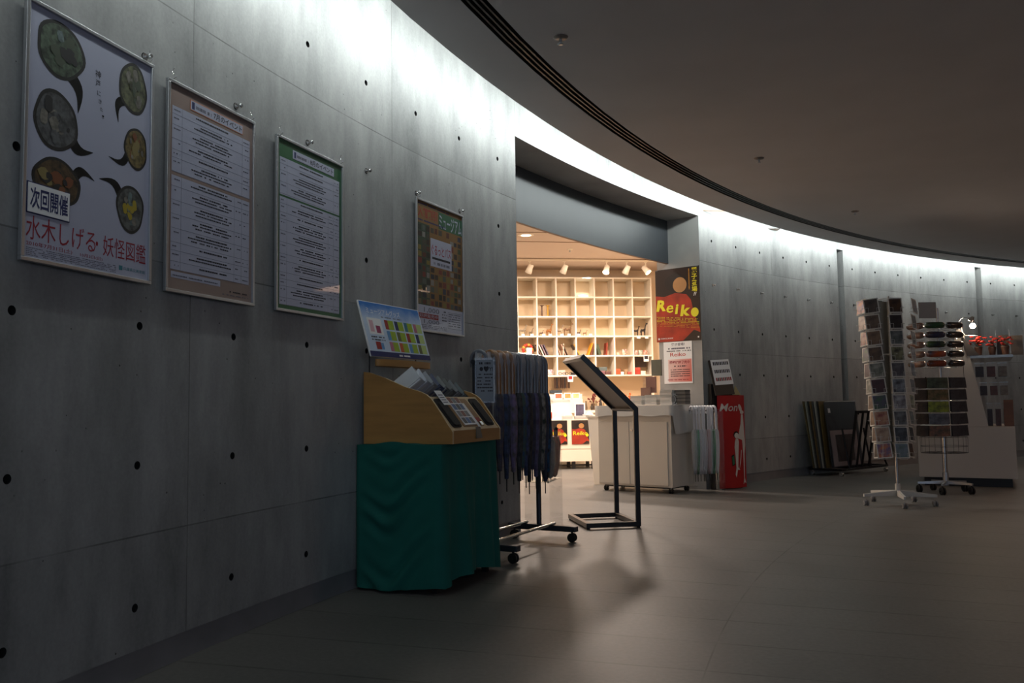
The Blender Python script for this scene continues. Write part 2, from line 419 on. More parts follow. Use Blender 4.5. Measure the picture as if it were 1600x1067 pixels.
for i in range(n):
    s, t = 2.4+(9.6-2.4)*i/n, 2.4+(9.6-2.4)*(i+1)/n; p, q = wp(s, -.44), wp(t, -.44)
    b.add([(p.x, p.y, 3.3), (q.x, q.y, 3.3), (q.x, 15.4, 3.3), (p.x, 15.4, 3.3)], [(3, 2, 1, 0)], ccei)
p = wp(2.4, -.44); b.add([(-3.6, p.y, 3.3), (p.x, p.y, 3.3), (p.x, 15.4, 3.3), (-3.6, 15.4, 3.3)], [(3, 2, 1, 0)], ccei)
q = wp(9.6, -.44); b.add([(q.x, q.y, 3.3), (3.6, q.y, 3.3), (3.6, 15.4, 3.3), (q.x, 15.4, 3.3)], [(3, 2, 1, 0)], ccei)
jm = col('ceiling_joint', (150, 122, 96), .8)
for y in (-.72, -2.1, -2.75, -4.2):
    b.M = Matrix.Translation(SHO) @ Matrix.Rotation(SHR, 4, 'Z'); b.box(-3, 3.0, y-.006, y+.006, 3.293, 3.301, jm)
b.M = Matrix.Identity(4)
b.build('ceiling_shop', kind='structure')
# ------------------------------------------------------------------ WALL POSTERS
def dashes(b, x0, x1, z, h, m, y, dens=.8, big=False):
    x = x0
    while x < x1:
        w = random.uniform(.004, .014)*(1.5 if big else 1)
        if random.random() < dens: b.rect(x, min(x+w, x1), z, z+h, y, m)
        x += w+.002
def framed(name, label, cat, s0, z0, w, h, inset, fm, tilt=0):
    s = s0+w/2; a = ang(s)
    p = wp(s0, .012, z0); q = wp(s0+w, .012, z0)
    rz = math.atan2(q.y-p.y, q.x-p.x)
    t = thing(name, label, cat, p, rz, 'framed posters hung on the concrete wall', tilt)
    f = MB(); g = .014
    f.box(0, w, -.018, -.002, 0, g, fm); f.box(0, w, -.018, -.002, h-g, h, fm); f.box(0, g, -.018, -.002, g, h-g, fm); f.box(w-g, w, -.018, -.002, g, h-g, fm)
    f.build('frame', t, bevel=.002)
    return t, g
def hooks(t, w, h):
    for x in (.03, w-.03):
        k = MB(); k.tube([(x, -.012, h), (x+.003, -.03, h+.012), (x-.004, -.014, h+.026), (x+.004, -.006, h+.04), (x, -.02, h+.05)], .0016, chrome, 6)
        k.build('hook', t)
CB = MB  # alias
# poster 1: exhibition notice with cloud shaped pictures
t, g = framed('framed_poster', 'framed white exhibition poster with six dark cloud-shaped pictures and red lettering', 'poster', 0.0, 1.505, .625, .88, 0, alu)
b = MB(); W1, H1 = .625, .88
b.box(g, W1-g, -.008, -.004, g, H1-g, paper)
mosm = [col('picture_green', (86, 104, 84), .5, noise=.85, nscale=46), col('picture_grey', (92, 94, 96), .5, noise=.8, nscale=42), col('picture_moss', (104, 108, 78), .5, noise=.8, nscale=50),
        col('picture_brown', (92, 72, 44), .5, noise=.85, nscale=46), col('picture_ochre', (134, 116, 66), .5, noise=.75, nscale=44), col('picture_slate', (100, 104, 102), .5, noise=.75, nscale=44)]
drk = col('picture_dark', (34, 34, 34), .5, noise=.5, nscale=40)
def blob(cx, cz, rx, rz_, tx, tz, m, seed, m2):
    # cloud-shaped vignette with a curling tail, in two tones
    rr = random.Random(seed); L_ = math.hypot(tx, tz); ux, uz = tx/L_, tz/L_
    body = [(cx+rx*(1+.03*math.sin(3*a+seed)+.03*math.sin(5*a+2*seed))*math.cos(a), cz+rz_*(1+.03*math.sin(3*a+seed))*math.sin(a)) for a in [2*PI*i/40 for i in range(40)]]
    r_ = 1/math.hypot(ux/rx, uz/rz_); sd_ = 1 if seed % 2 else -1
    L2, R2 = [], []
    for i in range(9):
        q = i/8; d = r_*.72+(L_-r_*.72)*q; wd = min(rx, rz_)*.62*(1-q)**.8+.002; bend = sd_*.028*math.sin(PI*q*1.1)
        L2.append((cx+ux*d-uz*(wd/2+bend), cz+uz*d+ux*(wd/2+bend))); R2.append((cx+ux*d-uz*(bend-wd/2), cz+uz*d+ux*(bend-wd/2)))
    for i in range(8): b.poly([L2[i], R2[i], R2[i+1], L2[i+1]], -.0085, drk); b.poly([L2[i+1], R2[i+1], R2[i], L2[i]], -.0085, drk)
    b.poly(body, -.0086, drk)
    b.poly([(cx+(p[0]-cx)*.88, cz+(p[1]-cz)*.88) for p in body], -.009, m)
    for k in range(13):
        a = rr.uniform(0, 6.28); r = rr.uniform(.05, .6); s_ = rr.uniform(.07, .24)
        c0 = (cx+rx*r*math.cos(a), cz+rz_*r*math.sin(a))
        b.poly([(c0[0]+rx*s_*math.cos(q)*(1+.3*math.sin(2*q+k)), c0[1]+rz_*s_*1.2*math.sin(q)) for q in [2*PI*i/9 for i in range(9)]], -.0092-.0001*k, rr.choice(m2))
pm = [col('pic_a', (110, 128, 128), .5, noise=.5, nscale=60), col('pic_b', (68, 78, 62), .5), col('pic_c', (40, 40, 42), .5), col('pic_d', (132, 118, 70), .5), col('pic_e', (130, 126, 116), .5, noise=.5, nscale=60), col('pic_f', (120, 70, 40), .5)]
blob(.155, .752, .108, .100, .09, -.19, mosm[0], 1, [pm[0], pm[1], pm[2]])
blob(.140, .500, .098, .105, .17, -.07, mosm[1], 2, [pm[2], pm[4], mosm[1]])
blob(.150, .290, .108, .082, .17, .055, mosm[3], 3, [pm[3], pm[5], pm[2]])
blob(.515, .745, .078, .100, -.085, -.15, mosm[2], 4, [mosm[2], pm[4], pm[1]])
blob(.535, .515, .064, .082, -.14, -.075, mosm[4], 5, [pm[3], pm[4], pm[5]])
blob(.510, .275, .075, .092, -.16, .085, mosm[5], 6, [pm[4], pm[0], col('pic_y', (170, 150, 40), .5)])
for i, (dx, dz, r_) in enumerate(((.330, .735, .014), (.330, .70, .012), (.336, .665, .009), (.342, .637, .008), (.350, .61, .007), (.358, .585, .006))):
    b.text('神戸にきた!'[i], dx-r_, dx+r_, dz-r_, dz+r_, -.0088, ink)
b.box(.028, .205, -.012, -.0084, .165, .262, offw)
b.box(.024, .209, -.0095, -.0083, .161, .266, inkb)
b.text('次回開催', .036, .197, .178, .250, -.0125, inkb, .02)
b.text('水木しげる', .026, .335, .075, .155, -.0085, inkr)
b.text('・妖怪図鑑', .335, .60, .075, .150, -.0085, inkr)
b.text('2010年7月31日(土)', .028, .225, .052, .07, -.0085, inkr); b.text('10月3日(日)', .262, .37, .052, .066, -.0085, inkr)
for k in range(5): dashes(b, .028, .44, .046-.006*k, .0022, inkg, -.0085, .85)
b.rect(.455, .474, .035, .052, -.0085, col('teal_ink', (60, 130, 140), .6)); b.text('兵庫県立美術館', .478, .598, .037, .05, -.0086, MATS['teal_ink'])
b.build('sheet', t, label='white poster sheet with red and navy lettering')
hooks(t, W1, H1)
# posters 2 and 3: monthly event tables
def event_poster(s0, w, label, head, hm, title, logo, seed, fm):
    t, g = framed('framed_poster', label, 'poster', s0, 1.492, w, .878, 0, fm)
    h = .878; rr = random.Random(seed); b = MB()
    b.box(g, w-g, -.008, -.004, g, h-g, hm)
    b.box(.145, w-.09, -.0092, -.0083, .79, .835, logo); b.box(.148, w-.093, -.0095, -.009, .793, .832, paper)
    b.rect(.155, .172, .797, .828, -.0097, inkb); dashes(b, .18, .285, .803, .014, inkg, -.0097, .9)
    b.text(title, .30, w-.10, .798, .827, -.0098, ink, .015)
    blocks = ((.50, .775), (.095, .485)) if seed == 2 else ((.585, .775), (.035, .575))
    for z0, z1 in blocks:
        b.rect(.035, w-.035, z0, z1, -.0084, paper)
        z = z1
        while z > z0+.03:
            rh = rr.choice((.034, .045, .058)); z2 = max(z-rh, z0)
            b.rect(.035, w-.035, z2, z2+.0012, -.0089, inkg)
            dashes(b, .045, .085, z-.018, .005, inkg, -.0089, .8)
            xm = rr.uniform(.13, .17)
            dashes(b, xm+.05, w-.20, z-.015, .0065, ink, -.0089, .92); 
            if z-z2 > .036: dashes(b, xm, w-.17, z-.027, .0055, ink, -.0089, .92)
            if z-z2 > .05: dashes(b, xm+.02, w-.19, z-.040, .0055, ink, -.0089, .92)
            dashes(b, w-.085, w-.045, z-.02, .005, inkg, -.0089, .8)
            if z0 < .3: dashes(b, w-.14, w-.10, z-.02, .005, inkg, -.0089, .6)
            z = z2
        for x in (.095, w-.095): b.rect(x, x+.0012, z0, z1, -.0089, inkg)
        if z0 < .3: b.rect(w-.15, w-.149, z0, z1, -.0089, inkg)
    if seed == 2:
        b.rect(.04, .36, .062, .088, -.0084, paper); dashes(b, .05, .34, .07, .005, inkg, -.0089)
        dashes(b, w-.19, w-.05, .045, .006, ink, -.0089); dashes(b, w-.23, w-.04, .03, .004, inkg, -.0089)
    b.build('sheet', t, label='printed event table')
    hooks(t, w, h)
event_poster(.71, .605, 'framed July event calendar poster with pale peach border', None, col('peach_ink', (146, 126, 118), .4, coat=.3), '7月のイベント', col('orange_ink', (196, 124, 84), .6), 2, alu)
event_poster(1.49, .622, 'framed August event calendar poster with green border', None, col('green_ink', (40, 96, 58), .4, coat=.3), '8月のイベント', paper, 3, alu)
# poster 4: museum pass
t, g = framed('framed_poster', 'framed museum pass poster covered in tiny pictures, nearest the shop opening', 'poster', 2.955, 1.50, .65, .878, 0, alu)
b = MB(); w, h = .65, .878; rr = random.Random(4)
b.box(g, w-g, -.008, -.004, g, h-g, col('pass_green', (44, 66, 46), .4, coat=.3))
org = col('pass_orange', (128, 92, 44), .5); red = col('pass_red', (150, 36, 34), .5)
b.rect(g, .31, .72, .835, -.0083, org); b.rect(.30, w-g, .72, .835, -.0083, col('pass_green2', (34, 88, 56), .5)); b.rect(g, w-g, .838, h-g, -.0083, org)
b.text('入館割引', .03, .28, .76, .83, -.0088, red, .02); b.text('ミュージアム', .31, .63, .725, .825, -.0088, paper, .01)
dashes(b, .03, .45, .845, .010, inkb, -.0088); dashes(b, .03, .40, .735, .010, inkb, -.0088)
b.rect(.18, w-g, .18, .72, -.00832, org)
tc = [col('tile_%d' % i, tuple(int(v*.72) for v in c), .5) for i, c in enumerate(((120, 60, 40), (60, 70, 100), (150, 130, 90), (50, 60, 44), (96, 88, 70), (160, 70, 50), (70, 50, 40), (110, 120, 110), (170, 150, 60), (180, 176, 168), (44, 52, 70), (80, 100, 60)))]
for i in range(11):
    for j in range(12):
        x0, z0 = .03+i*.054, .185+j*.0445
        if 2 < i < 8 and 5 < j < 11: continue
        if rr.random() < .9: b.rect(x0, x0+rr.uniform(.036, .048), z0, z0+rr.uniform(.028, .039), -.0086, rr.choice(tc))
b.rect(.19, .48, .45, .64, -.0088, paper); b.text('ぐるっとパス', .20, .47, .53, .60, -.0092, inkr, .01); b.rect(.21, .46, .50, .515, -.0092, ink); dashes(b, .22, .45, .465, .018, inkg, -.0092)
b.rect(g, w-g, g, .178, -.0087, paper)
b.text('1,000', .10, .30, .128, .165, -.0091, inkg); b.rect(.03, .29, .09, .124, -.0089, red); b.text('好評発売中', .04, .28, .095, .12, -.0093, paper); b.text('1,000', .10, .30, .055, .086, -.0091, inkg)
for k in range(4): dashes(b, .34, .40, .15-.02*k, .008, ink, -.0091)
for q in (((.42, .62), (.045, .047)), ((.42, .62), (.155, .157)), ((.42, .422), (.045, .157)), ((.618, .62), (.045, .157))): b.rect(q[0][0], q[0][1], q[1][0], q[1][1], -.0091, inkg)
for k in range(6): dashes(b, .43, .60, .142-.016*k, .006, inkg, -.0091)
for k in range(3): dashes(b, .03, .40, .045-.01*k, .004, inkg, -.0091)
b.build('sheet', t, label='print of many tiny pictures with green and orange headings'); hooks(t, w, h)
# hanging bolts in the tie holes
def bolt():
    b = MB(); b.M = Matrix.Rotation(PI/2, 4, 'X')
    b.lathe([(.005, -.028), (.005, .02)], steel, 10); b.lathe([(.010, .02), (.0115, .023), (.0115, .03), (.008, .034)], steel, 14); b.lathe([(.014, -.002), (.014, .006)], steel, 14)
    return b.build('wall_bolt')
proto = bolt(); first = True
places = ['above the right corner of the cloud-picture poster', 'above the peach-bordered calendar poster', 'above the green-bordered calendar poster', 'between the green-bordered and museum pass posters', 'at the left corner of the museum pass poster', 'at the right corner of the museum pass poster']
for k in range(1, 7):
    o = proto if first else proto.copy()
    if not first: C.objects.link(o)
    first = False
    place(o, wp(.6*k, 0, ROWS[4]-(.0 if k != 1 else .0)), ang(.6*k)-PI/2); tag(o, 'steel bolt in the concrete wall '+places[k-1], 'bolt', 'steel bolts above the posters')
for k in list(range(0, 7))+[8, 10, 12, 13]:
    o = proto.copy(); C.objects.link(o); s = WS+.6*k
    place(o, wp(s, 0, ROWS[4]), ang(s)-PI/2); tag(o, 'steel bolt in the far curved wall, %s to the right of the shop opening' % ('number %d' % (k+1) if k > 11 else ORD[k]), 'bolt', 'steel bolts in the far wall')
# ------------------------------------------------------------------ CLOTH-COVERED TABLE AND WOODEN DISPLAY BOX
TB = Vector((-.40, 4.69, 0)); TR = math.atan2(.92, .39)
cloth = col('teal_green_cloth', (4, 98, 88), .85, noise=.12, nscale=6, bump=.15, bscale=300)
t = thing('covered_table', 'table beside the wall fully draped in dark teal cloth, under the wooden display case', 'table', TB, TR)
b = MB(); LX, LY = .74, .53; nu, nz = 150, 46; per = 2*(LX+LY)
def per_pt(d):
    d %= per
    if d < LX: return (d, 0, 0, -1, 'f', d/LX)
    if d < LX+LY: return (LX, d-LX, 1, 0, 'r', (d-LX)/LY)
    if d < 2*LX+LY: return (LX-(d-LX-LY), LY, 0, 1, 'b', 0)
    return (0, LY-(d-2*LX-LY), -1, 0, 'l', (d-2*LX-LY)/LY)
vs = []
for j in range(nz+1):
    v = j/nz
    for i in range(nu):
        d = per*i/nu; x, y, nx, ny, side, q = per_pt(d); dn = 1-v
        if side == 'f':
            f = (.012+.02*dn)*math.sin(q*19+.8*math.sin(q*7)+.6*dn)*(.25+dn*.9) + .012*math.sin(q*41)*dn + .03*dn*math.sin(PI*q)*.4
        elif side == 'l':
            w = 7.5*(dn**.9)+1.5*((q-.35)*2)**2+.25*math.sin(q*11); sn = math.sin(2*PI*w); f = .021*(abs(sn)**.7*(1 if sn > 0 else -1))*(.55+.45*math.sin(w*1.7+q*3))*min(1, dn*6)*math.sin(PI*min(1, max(0, q*1.05)))+.008*math.sin(q*9+dn*4)*dn+.016*dn
        else: f = .004*math.sin(q*12)*dn
        e = min(1, min(q, 1-q)*8) if side in 'fl' else 0
        f = f*e*.8+.006+.02*dn
        if side in 'br': f = min(f, .03)
        zb = .035+.022*math.sin(d*5.1)+(.02*math.sin(q*PI) if side == 'f' else 0)
        zt = .803+(.018*math.exp(-((q-.45)/.2)**2) if side == 'l' else 0)
        if y > LY*.98: f = min(f, .012)
        vs.append((x+nx*f, y+ny*f, zb+(zt-zb)*v))
fs = [(j*nu+i, j*nu+(i+1) % nu, (j+1)*nu+(i+1) % nu, (j+1)*nu+i) for j in range(nz) for i in range(nu)]
fs.append(tuple(nz*nu+i for i in range(nu)))
b.add(vs, fs[:-1], cloth, True); b.add([vs[k] for k in fs[-1]], [tuple(range(nu))], cloth)
b.build('tablecloth', t)
b = MB()
for x in (.03, LX-.07):
    for y in (.04, LY-.08): b.box(x, x+.035, y, y+.035, 0, .77, black)
b.box(.01, LX-.01, .01, LY-.01, .77, .80, black)
b.build('table_frame', t)
# wooden case, local frame: x along the wall, -y to the room
t = thing('display_case', 'light plywood countertop display case with curved sloping sides on the teal table', 'display case', TB+Vector((0, 0, .806)), TR)
prof = [(.51, 0), (-.057, 0), (-.057, .066), (-.045, .085), (-.03, .103), (.009, .161), (.05, .218), (.075, .25), (.105, .273), (.14, .289), (.24, .318), (.36, .368), (.47, .405), (.51, .41)]
sd = MB(); 
def side_panel(x0, x1):
    b = MB(); n = len(prof)
    vs = [(x0, p[0], p[1]) for p in prof]+[(x1, p[0], p[1]) for p in prof]
    b.add(vs, [tuple(range(n)), tuple(range(2*n-1, n-1, -1))], wood); b.add(vs, [(i, n+i, n+(i+1) % n, (i+1) % n) for i in range(n)], woodp)
    return b
side_panel(.04, .056).build('side_panel', t); side_panel(.674, .69).build('side_panel', t)
b = MB(); b.box(.056, .674, .495, .51, 0, .36, wood); b.box(.056, .674, -.05, .495, 0, .014, wood); b.build('back_panel', t)
b = MB(); b.box(.056, .674, -.056, -.04, 0, .07, wood); b.build('front_panel', t)
# sloping faceplate in its own plane
p0, p1 = Vector((-.05, .072)), Vector((.105, .262)); L = (p1-p0).length; sl = math.atan2(p1.y-p0.y, p1.x-p0.x)
FM = Matrix.Translation((.056, p0.x, p0.y)) @ Matrix.Rotation(sl, 4, 'X')   # local: x along, y up the slope, z out
def rrect(b, x0, x1, y0, y1, z0, z1, r, m):
    pts = []
    for (cx, cy, a) in ((x1-r, y1-r, 0), (x0+r, y1-r, 1), (x0+r, y0+r, 2), (x1-r, y0+r, 3)):
        for k in range(5): q = (a+k/4)*PI/2; pts.append((cx+r*math.cos(q), cy+r*math.sin(q)))
    n = len(pts); vs = [(p[0], p[1], z0) for p in pts]+[(p[0], p[1], z1) for p in pts]
    b.add(vs, [tuple(range(n-1, -1, -1)), tuple(range(n, 2*n))]+[(i, (i+1) % n, n+(i+1) % n, n+i) for i in range(n)], m)
b = MB(); b.M = FM; b.box(0, .618, 0, L, -.012, .0, woodp); b.build('faceplate', t, bevel=.002)
slot_shade = col('dark_slot_shade', (34, 33, 34), .7, bump=.3, bscale=200)  # slots built as raised dark blocks, their inner shade put into the colour
for x0 in (.03, .47):
    b = MB(); b.M = FM; rrect(b, x0, x0+.115, .02, L-.02, .0005, .006, .02, slot_shade); rrect(b, x0+.015, x0+.1, .03, L-.05, .005, .014, .02, slot_shade); b.build('pad', t, label='rounded dark foam pad')
b = MB(); b.M = FM; rrect(b, .165, .445, .02, L-.02, .0005, .003, .015, col('well_wood', (150, 112, 70), .5))
b.build('well', t)
o = MB(); o.M = Matrix.Identity(4)
b = MB(); b.M = Matrix.Translation(TB+Vector((0, 0, .806))) @ Matrix.Rotation(TR, 4, 'Z') @ FM
b.box(.19, .34, .03, L-.03, .0035, .008, offw)
for i in range(3):
    for j in range(4):
        b.box(.196+i*.048, .238+i*.048, .04+j*.05, .082+j*.05, .008, .0085, [col('card_dark', (40, 44, 56), .4), col('card_rust', (120, 60, 46), .4), col('card_blue', (52, 84, 140), .4), col('card_grey', (110, 112, 116), .4)][(i*2+j*3) % 4])
o = b.build('sample_card'); tag(o, 'white card of small dark sample pictures in the middle of the wooden case', 'sample card')
b = MB(); b.M = Matrix.Translation(TB+Vector((0, 0, .806))) @ Matrix.Rotation(TR, 4, 'Z') @ FM
b.box(.345, .375, .01, .19, .0035, .006, offw); b.box(.38, .43, .05, .08, .0035, .006, red); b.box(.39, .42, .02, .045, .0035, .012, chrome)
o = b.build('price_strip'); tag(o, 'narrow white strip with red tag right of the sample pictures', 'tag')
b = MB(); b.M = Matrix.Translation(TB+Vector((0, 0, .806))) @ Matrix.Rotation(TR, 4, 'Z') @ FM
b.box(.085, .165, L-.075, L+.03, .016, .018, offw); dashes(b, 0, 0, 0, 0, ink, 0)
for k in range(4): b.box(.095, .15, L-.06+.018*k, L-.054+.018*k, .018, .0185, inkg)
o = b.build('price_card'); tag(o, 'small white price card on the upper edge of the left dark slot block', 'card')
b = MB(); b.M = Matrix.Translation(TB+Vector((0, 0, .806))) @ Matrix.Rotation(TR, 4, 'Z')
b.hexa([(.33, -.066, .02), (.41, -.066, .02), (.41, -.062, .02), (.33, -.062, .02), (.345, -.058, .085), (.395, -.058, .085), (.395, -.052, .085), (.345, -.052, .085)], col('grey_tag', (120, 112, 98), .5))
o = b.build('hang_tag'); tag(o, 'grey tag hanging over the front edge of the wooden case', 'tag')
# clear print folders standing in the case
gl = [glassy('sleeve_a', (225, 230, 236), .55, .12), glassy('sleeve_b', (150, 156, 160), .7, .15), glassy('sleeve_c', (240, 244, 248), .65, .08)]
names = ['nearest the camera', 'second from the left side panel', 'third from the left side panel', 'fourth from the left side panel', 'in the middle of the row', 'sixth from the left side panel', 'seventh from the left side panel', 'farthest from the camera']
fcol = [(228, 232, 236), (208, 214, 222), (170, 176, 180), (96, 104, 130), (150, 156, 150), (120, 122, 120), (140, 144, 146), (120, 132, 136)]
M0 = Matrix.Translation(TB+Vector((0, 0, .806))) @ Matrix.Rotation(TR, 4, 'Z')
for k in range(8):
    b = MB(); x = .095+k*.068
    tk = thing('print_folder', 'clear-sleeved print folder leaning in the wooden case, '+names[k], 'folder', M0 @ Vector((x, .30-.006*k, .30-.012*k)), TR, 'clear print folders in the wooden case')
    tk.rotation_euler = (-.75, .38, TR)
    b.box(0, .012+.018*(k in (6, 7)), -.13, .11, -.03, .075, col('folder_%d' % k, fcol[k], .3)); b.build('pages', tk)
    b = MB(); b.box(-.004, .10, -.135, .115, -.02, .078, col('folder_face_%d' % k, tuple(int(v*.92) for v in fcol[k]), .12, coat=.6)); b.box(.0, .095, -.13, .11, .078, .0795, gl[2]); b.build('sleeve', tk)
# sign board above the case on a round wooden holder with two posts
a_, c_ = Vector((-.787, 4.78, 1.299)), Vector((-.512, 5.38, 1.313)); tl = Vector((-.851, 4.72, 1.609))
rz = math.atan2(c_.y-a_.y, c_.x-a_.x); wS = .66; hS = .335
t = thing('sign_board', 'tilted blue-sky sign board with rows of green squares above the wooden case', 'sign', a_, rz); t.rotation_euler = (-.28, 0, rz)
b = MB(); b.box(0, wS, 0, .008, 0, hS, offw)
sky = bpy.data.materials.new('sky_print'); sky.use_nodes = True; nt = sky.node_tree; bb = nt.nodes['Principled BSDF']; bb.inputs['Roughness'].default_value = .4
tcn = nd(nt, 'ShaderNodeTexCoord').outputs['Object']; spn = nd(nt, 'ShaderNodeSeparateXYZ'); nt.links.new(tcn, spn.inputs[0])
f1 = math_n(nt, 'ADD', math_n(nt, 'MULTIPLY', spn.outputs[2], 7), math_n(nt, 'MULTIPLY', noise_n(nt, tcn, 7, 4), .9))
nt.links.new(ramp(nt, math_n(nt, 'SUBTRACT', f1, 1.7), .25, 1.0, lin((196, 212, 232)), lin((24, 110, 190))), bb.inputs['Base Color'])
b.rect(.006, wS-.006, .03, hS-.004, -.0008, sky); b.rect(.0, wS, .0, .032, -.0012, inkb); dashes(b, .30, .42, .01, .010, offw, -.0016, .9)
b.text('ミュージアムグッズ', .06, .42, .262, .298, -.0016, offw)
dashes(b, .20, .42, .245, .007, inkg, -.0014); gm = col('lime_print', (150, 176, 40), .5)
for j in range(3):
    for i in range(4):
        x, z = .225+i*.107, .175-j*.068
        b.rect(x, x+.095, z, z+.058, -.0012, gm if i < 3 else col('lime_pale', (176, 196, 120), .5)); b.rect(x, x+.036, z, z+.058, -.0016, [red, col('p_orange', (190, 84, 40), .5), inkb, col('p_sky', (90, 140, 190), .5), col('p_teal', (40, 110, 130), .5), col('p_olive', (96, 100, 60), .5), col('p_pink', (180, 110, 130), .5)][(i*2+j*3) % 7])
b.rect(.045, .19, .135, .235, -.0012, offw); b.rect(.06, .10, .15, .22, -.0016, col('p_rose', (214, 170, 180), .5)); b.rect(.12, .165, .145, .19, -.0016, col('p_mag', (150, 50, 90), .5))
dashes(b, .05, .19, .115, .008, ink, -.0014); dashes(b, .05, .19, .098, .008, ink, -.0014); b.rect(.08, .13, .045, .09, -.0016, red); b.rect(.13, .16, .045, .085, -.0016, col('p_sky', (90, 140, 190)))
b.build('board', t, label='blue sky print with lime squares')
t2 = thing('board_holder', 'oval light wood holder on two thin posts behind the tilted sign board', 'holder', M0 @ Vector((0, 0, 0)), TR)
b = MB(); pts = [(.30+.31*math.cos(q), .355+.055*math.sin(q)) for q in [2*PI*i/40 for i in range(40)]]
n = 40; vs = [(p[0], p[1]+.04, .44) for p in pts]+[(p[0], p[1]+.04, .478) for p in pts]
b.add(vs, [tuple(range(n-1, -1, -1)), tuple(range(n, 2*n))], wood); b.add(vs, [(i, (i+1) % n, n+(i+1) % n, n+i) for i in range(n)], wood, True); b.build('tray', t2)
for x in (.06, .60):
    b = MB(); b.tube([(x, .484, .35), (x, .484, .60)], .004, black, 8); b.build('post', t2)
# ------------------------------------------------------------------ UMBRELLA RACK
RK = Vector((.184, 6.536, 0)); RR = math.atan2(.882, .471)
MR = Matrix.Translation(RK) @ Matrix.Rotation(RR, 4, 'Z')
gm2 = col('graphite_metal', (70, 74, 82), .4, .6)
t = thing('umbrella_rack', 'long grey metal hanging rack on casters full of umbrellas, beside the teal table', 'umbrella rack', RK, RR)
def caster(parent, x, y, r, m=blackm, hm=None):
    b = MB(); b.M = Matrix.Translation((x, y, r)) @ Matrix.Rotation(PI/2, 4, 'Y')
    for dz in (-.022, .006): b.lathe([(r*.9, dz), (r, dz+.004), (r, dz+.012), (r*.9, dz+.016)], m, 18)
    b.lathe([(.006, -.03), (.006, .03)], hm or m, 8); b.M = Matrix.Identity(4)
    b.tube([(x, y, r*1.1), (x, y, r*2.3)], .009, hm or m, 8); b.M = Matrix.Identity(4)
    return b.build('caster', parent)
for x in (0, -.92):
    b = MB(); b.M = Matrix.Translation((x, 0, 0)); b.hexa([(-.03, -.31, .075), (.03, -.31, .075), (.03, .25, .075), (-.03, .25, .075), (-.03, -.31, .115), (.03, -.31, .115), (.03, .25, .12), (-.03, .25, .12)], gm2); b.build('foot', t, bevel=.006)
    caster(t, x, -.27, .033); caster(t, x, .21, .033)
    b = MB(); b.tube([(x, 0, .1), (x, 0, 1.29)], .019, gm2, 14); b.build('pole', t)
b = MB(); b.tube([(-.95, 0, 1.305), (.06, 0, 1.305)], .017, gm2, 12); b.build('rail', t)
for y in (-.13, .10):
    b = MB(); b.tube([(-.92, y, .13), (0, y, .13)], .011, steel, 10); b.build('cross_bar', t)
pats = [(34, 34, 44), (60, 58, 86), (44, 54, 60), (96, 92, 88), (26, 30, 34), (30, 72, 110), (40, 44, 56), (70, 66, 66), (30, 40, 70), (80, 66, 96), (58, 60, 62), (34, 52, 42), (34, 44, 80), (30, 30, 32)]
def umbrella_mb(cm, hm, length, hooks_w=.125, r=.028, seed=0):
    rr = random.Random(seed); parts = {}
    h = MB(); R_ = hooks_w/2
    pts = [(0, -R_*2-.0, 0-.03), (0, -R_*2, -.001)]
    pts = [(0, R_*.9, -.045), (0, R_, -.005)]+[(0, R_*math.cos(PI*k/10), R_*math.sin(PI*k/10)) for k in range(1, 10)]+[(0, -R_, 0), (0, -R_, -.10), (0, -R_, -.24)]
    h.tube(pts, .019 if hm.name.startswith('tan') else .0135, hm, 10); parts['handle'] = h
    c = MB(); ph = rr.uniform(0, 6)
    prof = [(.016, -.22), (.026, -.25), (r*1.1, -.33), (r*1.15, -.42), (r, -.52), (r*.8, -.62), (r*.5, -.72), (.012, -length+.09), (.006, -length+.085)]
    c.lathe(prof, cm, 24, (0, -R_, 0), True, True, lambda a, q: 1+.22*math.sin(8*a+ph+3*q)*(.4+q)); parts['canopy'] = c
    p = MB(); p.tube([(0, -R_, -length+.1), (0, -R_, -length)], [.005, .004], black, 8); parts['tip'] = p
    return parts
hand_tan = col('tan_handle', (150, 104, 60), .3, coat=.5, bump=.25, bscale=60)
hand_gry = col('wrapped_grey_handle', (104, 108, 118), .28, coat=.6, bump=.5, bscale=70)
xs = [-.86, -.70, -.60, -.50, -.42, -.37, -.32, -.27, -.215, -.16, -.105, -.05, .0, .05]
uc = ['grey-wrapped', 'tan-handled', 'tan-handled', 'tan-handled', 'dark-handled', 'dark-handled', 'dark-handled', 'dark-handled', 'dark-handled', 'dark-handled', 'dark-handled', 'dark-handled', 'dark-handled', 'dark-handled']
for k, x in enumerate(xs):
    L_ = [.80, .84, .90, .86, .93, .84, .90, .95, .86, .92, .96, .88, .97, .90][k]
    cm = mat('canopy_%d' % k, pats[k], .55, noise=1, nscale=26, col2=tuple(min(255, int(v*1.25)+30*(k % 3 != 1)) for v in pats[(k+6) % 14]), bump=.5, bscale=90)
    hm = hand_tan if 1 <= k <= 3 else hand_gry
    pos = 'at the near end of the rack' if k == 0 else 'at the far end of the rack' if k == 13 else '%s from the near end of the rack' % (ORD[k] if k < 12 else 'thirteenth')
    tu = thing('hanging_umbrella', 'folded %s cane umbrella hooked over the rail, %s' % (uc[k], pos), 'umbrella', MR @ Vector((x, .004, 1.318)), RR+random.uniform(-.1, .1), 'cane umbrellas hanging on the metal rack')
    for nm, m_ in umbrella_mb(cm, hm, L_, seed=k).items(): m_.build(nm, tu)
    if k in (0, 1, 2, 3, 5, 8, 10):
        b = MB(); b.lathe([(.05, .055), (.058, .0), (.045, -.12), (.04, -.24), (.046, -.36), (.035, -.5)], film, 14, (0, -.03, 0), True, False, lambda a, q: 1+.18*math.sin(5*a+9*q)); b.build('plastic_sleeve', tu)
